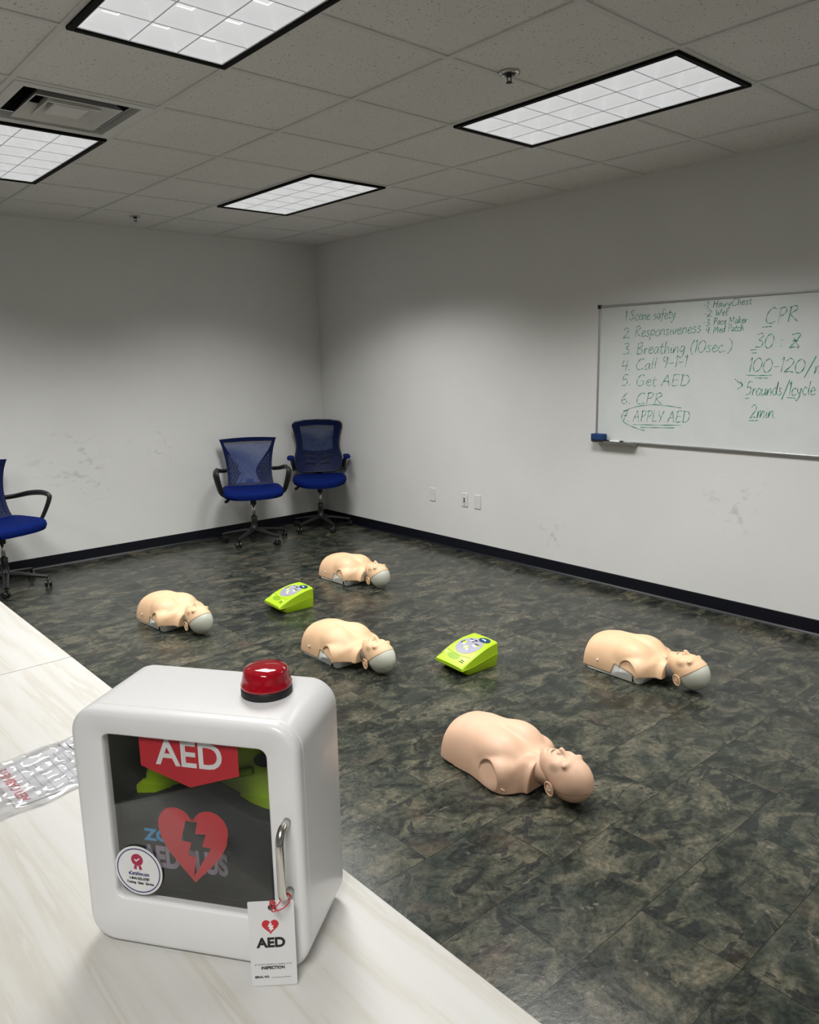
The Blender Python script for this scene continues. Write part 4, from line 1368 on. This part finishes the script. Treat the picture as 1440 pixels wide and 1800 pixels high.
def head_field(P, grow=0.0):
    u, v, z = P
    av = np.abs(v)
    Q = [u, av, z]
    d = ell(P, (.600, 0, .094), (.092 + grow, .0765 + grow, .091 + grow))               # cranium
    d = smin(d, ell(P, (.540, 0, .122), (.078 + grow, .063 + grow, .064 + grow)), 0.030)  # face block
    d = smin(d, ell(P, (.494, 0, .140), (.036 + grow, .040 + grow, .040 + grow)), 0.025)  # jaw
    d = smin(d, ell(P, (.475, 0, .158), (.018, .022, .018 + grow)), 0.018)               # chin
    d = smin(d, ell(Q, (.602, .028, .172), (.013, .034, .012 + grow)), 0.016)            # brow
    d = smax(d, -ell(Q, (.582, .031, .200), (.016, .021, .020)), 0.012)                  # eye sockets
    d = smin(d, ell(Q, (.581, .031, .170), (.0125, .016, .0135 + grow)), 0.004)          # closed lids
    d = smin(d, cap(P, (.588, 0, .178), (.550, 0, .202), .0075, .0105), 0.010)           # nose
    d = smin(d, ell(Q, (.548, .0105, .190), (.010, .009, .009)), 0.006)                  # nostril wings
    d = smin(d, ell(Q, (.558, .042, .158), (.022, .022, .018 + grow)), 0.02)             # cheeks
    d = smin(d, ell(P, (.522, 0, .182), (.008, .024, .009)), 0.008)                      # upper lip
    d = smin(d, ell(P, (.504, 0, .176), (.008, .021, .010)), 0.008)                      # lower lip
    d = smax(d, -ell(P, (.513, 0, .186), (.0055, .019, .017)), 0.004)                    # open mouth
    d = smax(d, -ell(P, (.489, 0, .186), (.007, .022, .012)), 0.010)                     # dip above the chin
    return d

def nets_obj(name, f, org, h, mat, parent):
    V, F = surface_nets(f, org, h)
    V = V.copy()
    V[:, 2] = np.maximum(V[:, 2], 0.0003)
    o = mesh_obj(name, np.stack([V[:, 1], -V[:, 0], V[:, 2]], 1).tolist(), F.tolist(), mat, parent, True)
    return o
# mapping: local mesh x = v, local mesh y = -u  (head towards -Y)
def L3(u, v, z): return (v, -u, z)

def ear(parent, mat, sgn):
    c = L3(.552, sgn * .0785, .066)
    e = MB()
    P = []
    for k in range(20):
        a = 2 * PI * k / 20
        P.append((c[0] + sgn * 0.004, c[1] + 0.019 * math.cos(a) + 0.006 * math.sin(a), c[2] + 0.027 * math.sin(a)))
    e.tube(P, 0.0030, 8, True)
    e.ball((c[0], c[1], c[2]), (0.0058, 0.0185, 0.026), 16, 10)
    e.ball((c[0] + sgn * 0.003, c[1] + 0.004, c[2] - 0.004), (0.0045, 0.006, 0.009), 10, 6)
    return e.obj('ear', mat, parent, True)

def manikin_tan():
    r = thing('cpr_manikin', '', 'manikin', (0, 0, 0), 0, 'tan training manikins with grey skulls on the floor')
    h = 0.0036
    P, org = grid((-0.02, -0.21, -0.012), (.49, .21, .235), h)
    u, v, z = P
    body = torso_field(P)
    av = np.abs(v)
    edge = np.where(u < .195, .017, np.where(u < .215, .017 + (u - .195) / .02 * .061, .078 - (u - .215) * 0.14))
    edge = edge - 0.012 * np.exp(-((u - .372) / .012) ** 2)
    vest = smax(body, edge - z, 0.002)
    vest = smax(vest, u - 0.470, 0.003)
    nets_obj('vest_skin', vest, org, h, M['skin_tan'], r)
    low = np.maximum(torso_field(P, -0.006), 0.30 * (av - (0.162 - 0.35 * np.maximum(0.05 - z, 0))))
    boat = ((av / 0.30) ** 6 + ((u - .205) / (.200 - 0.55 * np.maximum(0.05 - z, 0))) ** 6 + 1e-12) ** 0.2 - 1
    base = smax(smax(low, boat * 0.1, 0.006), z - 0.10, 0.004)
    base = np.maximum(base, 0.0008 - z)
    o = nets_obj('base_shell', base, org, h, M['base_grey'], r)
    for s in (-1, 1):
        g_ = MB().b2(L3(.335, s * .120, .010), L3(.3395, s * .1605, .070)).obj('slot', M['print_black'], o)
    # neck
    P, org = grid((.36, -.09, -.01), (.58, .09, .17), 0.004)
    nets_obj('neck', neck_field(P), org, 0.004, M['neck_shade'], r)
    # head: grey skull behind, skin mask in front
    h = 0.0028
    P, org = grid((.435, -.10, -.008), (.71, .10, .235), h)
    u, v, z = P
    hf = head_field(P)
    # the mask edge runs from under the jaw up over the forehead
    pl = (z - .078) * 0.80 - (u - .565) * 0.62
    pl = np.where(u < .535, np.maximum(pl, (z - .055) * 0.9), pl)
    mask = smax(hf, -pl, 0.0015)
    nets_obj('face_mask', mask, org, h, M['skin_tan'], r)
    skull = head_field(P, -0.0022)
    skull = smax(skull, pl - 0.004, 0.002)
    skull = smax(skull, .500 - u, 0.01)
    nets_obj('skull', skull, org, h, M['shell_grey'], r)
    for s in (-1, 1):
        e = ear(r, M['skin_tan'], s)
        MB().lathe([(0.0065, 0.0), (0.0065, s * 0.003), (0.003, s * 0.004), (0.0, s * 0.004)], 14, L3(.105, s * 0.1525, .070), 'X').obj('stud', M['print_white'], r, True)
        MB().lathe([(0.0060, 0.0), (0.0060, s * 0.003), (0.003, s * 0.004), (0.0, s * 0.004)], 14, L3(.372, s * 0.1685, .085), 'X').obj('stud', M['print_white'], r, True)
    m = MB().ball(L3(.513, 0, .1765), (0.017, 0.0045, 0.006), 16, 8).obj('mouth_opening', M['print_black'], r, True)
    r.scale = (0.925,) * 3
    return r

def manikin_pink():
    r = thing('cpr_manikin', 'all-pink manikin with a closed bald head, nearest the camera', 'manikin', (0, 0, 0), 0)
    h = 0.0036
    P, org = grid((-0.02, -0.21, -0.012), (.49, .21, .235), h)
    u, v, z = P
    body = torso_field(P)
    edge = 0.006 + 0.012 * np.clip(1 - u / 0.12, 0, 1)
    vest = smax(body, edge - z, 0.002)
    vest = smax(vest, u - 0.458, 0.003)
    nets_obj('torso_skin', vest, org, h, M['skin_pink'], r)
    bs = smax(smax(torso_field(P, -0.012), z - 0.05, 0.004), u - 0.40, 0.004)
    nets_obj('base_shell', np.maximum(bs, 0.0008 - z), org, h, M['base_grey'], r)
    P, org = grid((.36, -.09, -.01), (.58, .09, .17), 0.004)
    nets_obj('neck', neck_field(P, 0.054), org, 0.004, M['skin_pink'], r)
    h = 0.0026
    P, org = grid((.435, -.10, -.008), (.71, .10, .235), h)
    u, v, z = P
    hf = head_field(P, 0.001)
    pl = (z - .062) * 0.98 - (u - .6) * 0.10
    front = smax(hf, -pl, 0.0015)
    nets_obj('face_skin', front, org, h, M['skin_pink'], r)
    back = smax(head_field(P, -0.0004), pl + 0.0016, 0.0015)
    nets_obj('head_back', back, org, h, M['skin_pink'], r)
    for s in (-1, 1):
        ear(r, M['skin_pink'], s)
        MB().lathe([(0.0045, 0.0), (0.0045, s * 0.004), (0.0, s * 0.005)], 12, L3(.556, s * 0.081, .060), 'X').obj('ear_stud', M['shell_grey'], r, True)
        o = MB().b2(L3(.362, s * .176, .030), L3(.405, s * .1795, .036)).obj('side_tab', M['skin_pink'], r)
        MB().b2(L3(.480, s * .0475, .078), L3(.488, s * .0545, .088)).obj('neck_slot', M['print_black'], r)
    MB().ball(L3(.513, 0, .1775), (0.017, 0.0045, 0.006), 16, 8).obj('mouth_opening', M['print_black'], r, True)
    MB().ball(L3(.110, 0.0, .1830), (0.007, 0.003, 0.0012), 12, 6).obj('navel_mark', M['skin_dark'], r, True)
    r.scale = (0.925,) * 3
    return r
M['skin_dark'] = simple('dark_skin_mark', (0.40, 0.23, 0.17), 0.6)  # navel mark, a darker tone than the skin

mk_spots = [
    ('grey-skulled tan manikin at the right, on the floor below the whiteboard', (2.335, -3.035), 0.0),
    ('grey-skulled manikin in the middle, between the two lime green units', (1.352, -1.815), 0.02),
    ('grey-skulled manikin farthest to the left', (0.889, -0.596), 0.10),
    ('grey-skulled manikin farthest from the camera, in front of the corner chairs', (2.310, -0.605), 0.05),
]
mt = manikin_tan()
for k, (lab, (x, y), a) in enumerate(mk_spots):
    if k == 0:
        mt.location = (x, y, 0.0); mt.rotation_euler = (0, 0, a); mt['label'] = lab
    else:
        dup(mt, (x, y, 0.0), a, lab)
mp_ = manikin_pink()
mp_.location = (1.106, -3.222, 0.0)
mp_.rotation_euler = (0, 0, 0.02)

# ------------------------------------------------------------------ swivel chairs
def base_and_column(r, seat_z, rot):
    for k in range(5):
        a = rot + 2 * PI * k / 5
        dx, dy = math.cos(a), math.sin(a)
        leg = MB()
        P = [(dx * 0.03, dy * 0.03, 0.118), (dx * 0.10, dy * 0.10, 0.112), (dx * 0.20, dy * 0.20, 0.094), (dx * 0.285, dy * 0.285, 0.078)]
        leg.tube(P, [0.026, 0.023, 0.019, 0.016], 10, sq=(0.75, 1.0))
        lo = leg.obj('leg', M['plastic_black'], r); autosmooth(lo, 50)
        ca_, sa_ = math.cos(a + 0.9 + k), math.sin(a + 0.9 + k)
        cx, cy = dx * 0.285, dy * 0.285
        c = MB()
        for s in (-1, 1):
            w_ = MB()
            prof = [(0.010, -0.009), (0.0245, -0.009), (0.0275, -0.006), (0.0275, 0.006), (0.0245, 0.009), (0.010, 0.009)]
            n = 20
            vs, fs = [], []
            for (rr, t_) in prof:
                for q in range(n):
                    b = 2 * PI * q / n
                    ax, az = rr * math.cos(b), rr * math.sin(b)
                    # wheel axle along (-sa_, ca_)
                    t2 = t_ + s * 0.014
                    vs.append((cx + ca_ * (ax + 0.014) - sa_ * t2, cy + sa_ * (ax + 0.014) + ca_ * t2, 0.0277 + az))
            for i in range(len(prof) - 1):
                for q in range(n):
                    fs.append((i * n + q, i * n + (q + 1) % n, (i + 1) * n + (q + 1) % n, (i + 1) * n + q))
            fs += [tuple(range(n))[::-1], tuple((len(prof) - 1) * n + q for q in range(n))]
            c.add(vs, fs)
        c.tube([(cx, cy, 0.070), (cx + ca_ * 0.006, cy + sa_ * 0.006, 0.056), (cx + ca_ * 0.014, cy + sa_ * 0.014, 0.034)], [0.008, 0.010, 0.010], 8)
        co = c.obj('caster', M['plastic_black'], lo)
        fix_normals(co); autosmooth(co, 40)
    MB().lathe([(0.0, 0.085), (0.038, 0.085), (0.042, 0.095), (0.040, 0.132), (0.028, 0.138), (0.0265, 0.20), (0.0265, 0.262), (0.022, 0.266)], 24).obj('hub', M['plastic_black'], r, True)
    MB().lathe([(0.0135, 0.22), (0.0135, seat_z - 0.135)], 18).obj('gas_lift', M['chrome'], r, True)
    MB().lathe([(0.024, seat_z - 0.175), (0.026, seat_z - 0.17), (0.028, seat_z - 0.095), (0.028, seat_z - 0.06)], 20).obj('lift_cap', M['plastic_black'], r, True)
    m = MB().b2((-0.075, -0.10, seat_z - 0.098), (0.075, 0.11, seat_z - 0.052)).obj('tilt_mechanism', M['plastic_black'], r)
    bevel(m, 0.012, 2)
    l = MB()
    l.tube(catmull([(-0.06, 0.0, seat_z - 0.08), (-0.15, -0.02, seat_z - 0.082), (-0.205, -0.03, seat_z - 0.100)], 4), 0.005, 8)
    l.tube([(-0.200, -0.03, seat_z - 0.098), (-0.222, -0.033, seat_z - 0.112), (-0.245, -0.036, seat_z - 0.130)], [0.006, 0.016, 0.013], 10, sq=(1.0, 0.5))
    l.obj('height_lever', M['plastic_black'], r, True)

def seat_mesh(r, zt, hw, hd, exp, thick, front_drop):
    n = 48
    def ring(k, z, dropk=1.0):
        out = []
        for q in range(n):
            a = 2 * PI * q / n
            ca_, sa_ = math.cos(a), math.sin(a)
            x = math.copysign(abs(ca_) ** (2 / exp), ca_) * hw * k
            y = math.copysign(abs(sa_) ** (2 / exp), sa_) * hd * k
            dz = -front_drop * max(0, (-y / hd - 0.35)) ** 2 * dropk + 0.014 * (abs(x) / hw) ** 2 * k
            out.append((x, y, z + dz))
        return out
    L = [ring(0.86, zt - thick, 1), ring(0.97, zt - thick + 0.010), ring(1.0, zt - thick * 0.55), ring(0.985, zt - thick * 0.25), ring(0.94, zt - 0.008), ring(0.86, zt - 0.001), ring(0.6, zt - 0.004), ring(0.25, zt - 0.006)]
    o = MB().loops(L).obj('seat', M['fabric_blue'], r)
    fix_normals(o)
    autosmooth(o, 60)
    return o

def bend_back(me, y0, z0, lean, curve_x, curve_z, zmid):
    """outline drawn in (x, z) -> leaning, wrapped backrest"""
    for v in me.vertices:
        x, z, t = v.co.x, v.co.y, v.co.z
        y = y0 + (z - z0) * lean - curve_x * x * x - curve_z * ((z - zmid) ** 2) - t
        v.co = (x, y, z)

def subdiv(me, cuts_len):
    bm = bmesh.new(); bm.from_mesh(me)
    for _ in range(4):
        ed = [e for e in bm.edges if e.calc_length() > cuts_len]
        if not ed: break
        bmesh.ops.subdivide_edges(bm, edges=ed, cuts=1)
        bmesh.ops.triangulate(bm, faces=[f for f in bm.faces if len(f.verts) > 4])
    bm.to_mesh(me); bm.free()

def back_part(name, mat, r, splines, thick, bend, tshift=0.0, cl_=0.06):
    me = flat_mesh(splines, thick)
    subdiv(me, cl_)
    for v in me.vertices: v.co.z += tshift
    bend_back(me, *bend)
    me.materials.clear(); me.materials.append(mat)
    o = link(bpy.data.objects.new(name, me), r)
    fix_normals(o)
    autosmooth(o, 50)
    return o

def mirror(pts): return [(-x, y) for x, y in pts][::-1]

def chair_loop(label, loc, rz):
    """task chair with hourglass mesh back and closed loop arms"""
    r = thing('office_chair', label, 'chair', loc, rz, 'blue mesh chairs with loop arms')
    SZ = 0.555
    base_and_column(r, SZ, 0.35)
    seat_mesh(r, SZ, 0.262, 0.245, 4.5, 0.085, 0.03)
    Z0, Z1 = 0.545, 1.035
    right = catmull([(0.205, Z0, 0), (0.197, 0.62, 0), (0.198, 0.72, 0), (0.208, 0.83, 0), (0.228, 0.95, 0), (0.250, Z1, 0)], 6)
    right = [(p[0], p[1]) for p in right]
    top = [(0.12, Z1 + 0.006), (0.0, Z1 + 0.008), (-0.12, Z1 + 0.006)]
    outer = right + top + mirror(right)
    inn_r = [(x - 0.026, z) for x, z in right if Z0 + 0.03 < z < Z1 - 0.035]
    inner = [(0.17, Z0 + 0.03)] + inn_r + [(0.218, Z1 - 0.035), (-0.218, Z1 - 0.035)] + mirror(inn_r) + [(-0.17, Z0 + 0.03)]
    bend = (0.225, Z0, 0.16, 0.9, 0.55, 0.80)
    back_part('back_frame', M['frame_blue'], r, [outer, inner], 0.016, bend)
    # side supports: a hump with rows of slots, leaving an hourglass of mesh between
    hump = catmull([(0.213, 0.985, 0), (0.175, 0.90, 0), (0.118, 0.81, 0), (0.070, 0.73, 0), (0.058, 0.675, 0), (0.085, 0.60, 0), (0.120, 0.555, 0)], 6)
    hump = [(p[0], p[1]) for p in hump]
    edge_r = [(0.182, 0.555)] + [(x - 0.018, z) for x, z in right if 0.57 < z < 0.98]
    def hump_x(z):
        for (a, b) in zip(hump[:-1], hump[1:]):
            if b[1] <= z <= a[1]:
                return a[0] + (b[0] - a[0]) * (a[1] - z) / max(1e-6, a[1] - b[1])
        return 0.2
    holes = []
    rowk = 0
    z = 0.590
    while z < 0.93:
        x = 0.166 - (0.012 if rowk % 2 else 0.0)
        x += max(0, (z - 0.72)) * 0.16
        while x - 0.015 > hump_x(z) + 0.008:
            holes.append([(x - 0.011, z - 0.003), (x - 0.005, z - 0.0075), (x + 0.005, z - 0.004), (x + 0.009, z + 0.003), (x + 0.004, z + 0.0075), (x - 0.006, z + 0.004)])
            x -= 0.0265
        z += 0.0235
        rowk += 1
    pan = edge_r + hump
    back_part('side_support', M['frame_blue2'], r, [pan] + holes, 0.006, bend, 0.001, 0.05)
    back_part('side_support', M['frame_blue2'], r, [mirror(pan)] + [mirror(h_) for h_ in holes], 0.006, bend, 0.001, 0.05)
    back_part('mesh_panel', M['mesh_back'], r, [[(x * 0.985, z) for x, z in outer]], 0.0, bend, -0.013)
    st_ = MB().tube(catmull([(0, 0.08, SZ - 0.075), (0, 0.20, SZ - 0.07), (0, 0.262, SZ - 0.01), (0, 0.262, SZ + 0.05)], 5), 0.024, 10, sq=(0.5, 1.4)).obj('back_bracket', M['plastic_black'], r, True)
    for s in (-1, 1):
        P = catmull([(s * 0.235, -0.05, SZ - 0.070), (s * 0.268, -0.08, SZ - 0.03), (s * 0.292, -0.125, SZ + 0.07), (s * 0.308, -0.155, SZ + 0.165), (s * 0.308, -0.135, SZ + 0.192),
                     (s * 0.306, -0.06, SZ + 0.202), (s * 0.296, 0.06, SZ + 0.190), (s * 0.262, 0.165, SZ + 0.165), (s * 0.205, 0.222, SZ + 0.155)], 6)
        n = len(P)
        rad = [0.019 + 0.007 * math.sin(PI * min(1, i / n * 1.2)) for i in range(n)]
        MB().tube(P, rad, 12, sq=(0.62, 1.1)).obj('armrest', M['pad_black'], r, True)
    return r

def chair_flip(label, loc, rz):
    """task chair with waisted high mesh back and folding padded arms"""
    r = thing('office_chair', label, 'chair', loc, rz)
    SZ = 0.555
    base_and_column(r, SZ, 0.1)
    seat_mesh(r, SZ, 0.262, 0.250, 2.9, 0.085, 0.055)
    Z0, Z1 = 0.575, 1.095
    right = catmull([(0.150, Z0, 0), (0.205, 0.60, 0), (0.232, 0.66, 0), (0.232, 0.72, 0), (0.212, 0.80, 0), (0.203, 0.87, 0), (0.212, 0.96, 0), (0.235, 1.05, 0), (0.236, 1.083, 0), (0.215, 1.105, 0)], 6)
    right = [(p[0], p[1]) for p in right]
    top = [(0.12, Z1 + 0.024), (0.0, Z1 + 0.028), (-0.12, Z1 + 0.024)]
    outer = right + top + mirror(right)
    bend = (0.215, Z0, 0.12, 0.9, 0.5, 0.80)
    win_ = [(0.150, 0.815), (0.148, 0.90), (0.160, 0.99), (0.170, 1.060), (0.0, 1.070), (-0.170, 1.060), (-0.160, 0.99), (-0.148, 0.90), (-0.150, 0.815), (-0.08, 0.795), (0.0, 0.790), (0.08, 0.795)]
    slots = []
    for (z, xa, xb) in ((0.748, 0.032, 0.150), (0.697, 0.030, 0.140), (0.648, 0.024, 0.112)):
        slots.append([(xa, z - 0.014), (xb, z - 0.003), (xb, z + 0.022), (xa, z + 0.014)])
    back_part('back_frame', M['frame_blue'], r, [outer, win_] + slots + [mirror(s_) for s_ in slots], 0.018, bend)
    back_part('mesh_panel', M['mesh_back2'], r, [[(x * 0.97, z) for x, z in outer]], 0.0, bend, -0.014)
    rimP = [Vector((x, 0, z)) for x, z in outer]
    rp = []
    for p in rimP:
        y = bend[0] + (p.z - bend[1]) * bend[2] - bend[3] * p.x * p.x - bend[4] * (p.z - bend[5]) ** 2
        rp.append((p.x, y, p.z))
    MB().tube(rp, 0.010, 8, True).obj('back_rim', M['frame_black_blue'], r, True)
    MB().tube(catmull([(0, 0.08, SZ - 0.075), (0, 0.20, SZ - 0.07), (0, 0.262, SZ - 0.01), (0, 0.255, SZ + 0.09)], 5), 0.024, 10, sq=(0.5, 1.4)).obj('back_bracket', M['plastic_black'], r, True)
    for s in (-1, 1):
        a = MB()
        a.tube(catmull([(s * 0.15, 0.205, SZ + 0.055), (s * 0.215, 0.195, SZ + 0.055), (s * 0.245, 0.165, SZ + 0.075), (s * 0.258, 0.10, SZ + 0.145), (s * 0.268, 0.03, SZ + 0.190)], 5), 0.020, 10, sq=(0.7, 1.0))
        a.b2((s * 0.225, 0.150, SZ + 0.040), (s * 0.262, 0.215, SZ + 0.105))
        ao = a.obj('armrest', M['plastic_black'], r); autosmooth(ao, 45)
        p = MB()
        n = 14
        Lp = []
        for k, (kk, zz) in enumerate(((0.85, 0.188), (1.0, 0.196), (1.0, 0.208), (0.86, 0.216))):
            Lp.append([(s * 0.272 + 0.034 * kk * q[0], -0.015 + 0.115 * kk * q[1], SZ + zz) for q in [(math.copysign(abs(math.cos(2 * PI * t / 28)) ** .7, math.cos(2 * PI * t / 28)), math.copysign(abs(math.sin(2 * PI * t / 28)) ** .7, math.sin(2 * PI * t / 28))) for t in range(28)]])
        po = p.loops(Lp).obj('arm_pad', M['fabric_blue'], ao); fix_normals(po); autosmooth(po, 50)
    return r
M['frame_black_blue'] = simple('blue_black_rim', (0.0015, 0.006, 0.03), 0.45)

c1_ = chair_loop('blue mesh office chair with looped arms standing left of the corner chair', (2.465, 0.825, 0.0004), math.radians(-25))
c1_.scale = (1.04, 1.0, 0.897)
dup(c1_, (0.345, 0.795, 0.0004), math.radians(21), 'blue mesh office chair cut off by the left edge of the picture')
cf = chair_flip('blue high-back office chair with padded fold-up arms in the room corner', (3.225, 0.850, 0.0004), math.radians(-33))
cf.scale = (1.0, 1.0, 0.935)
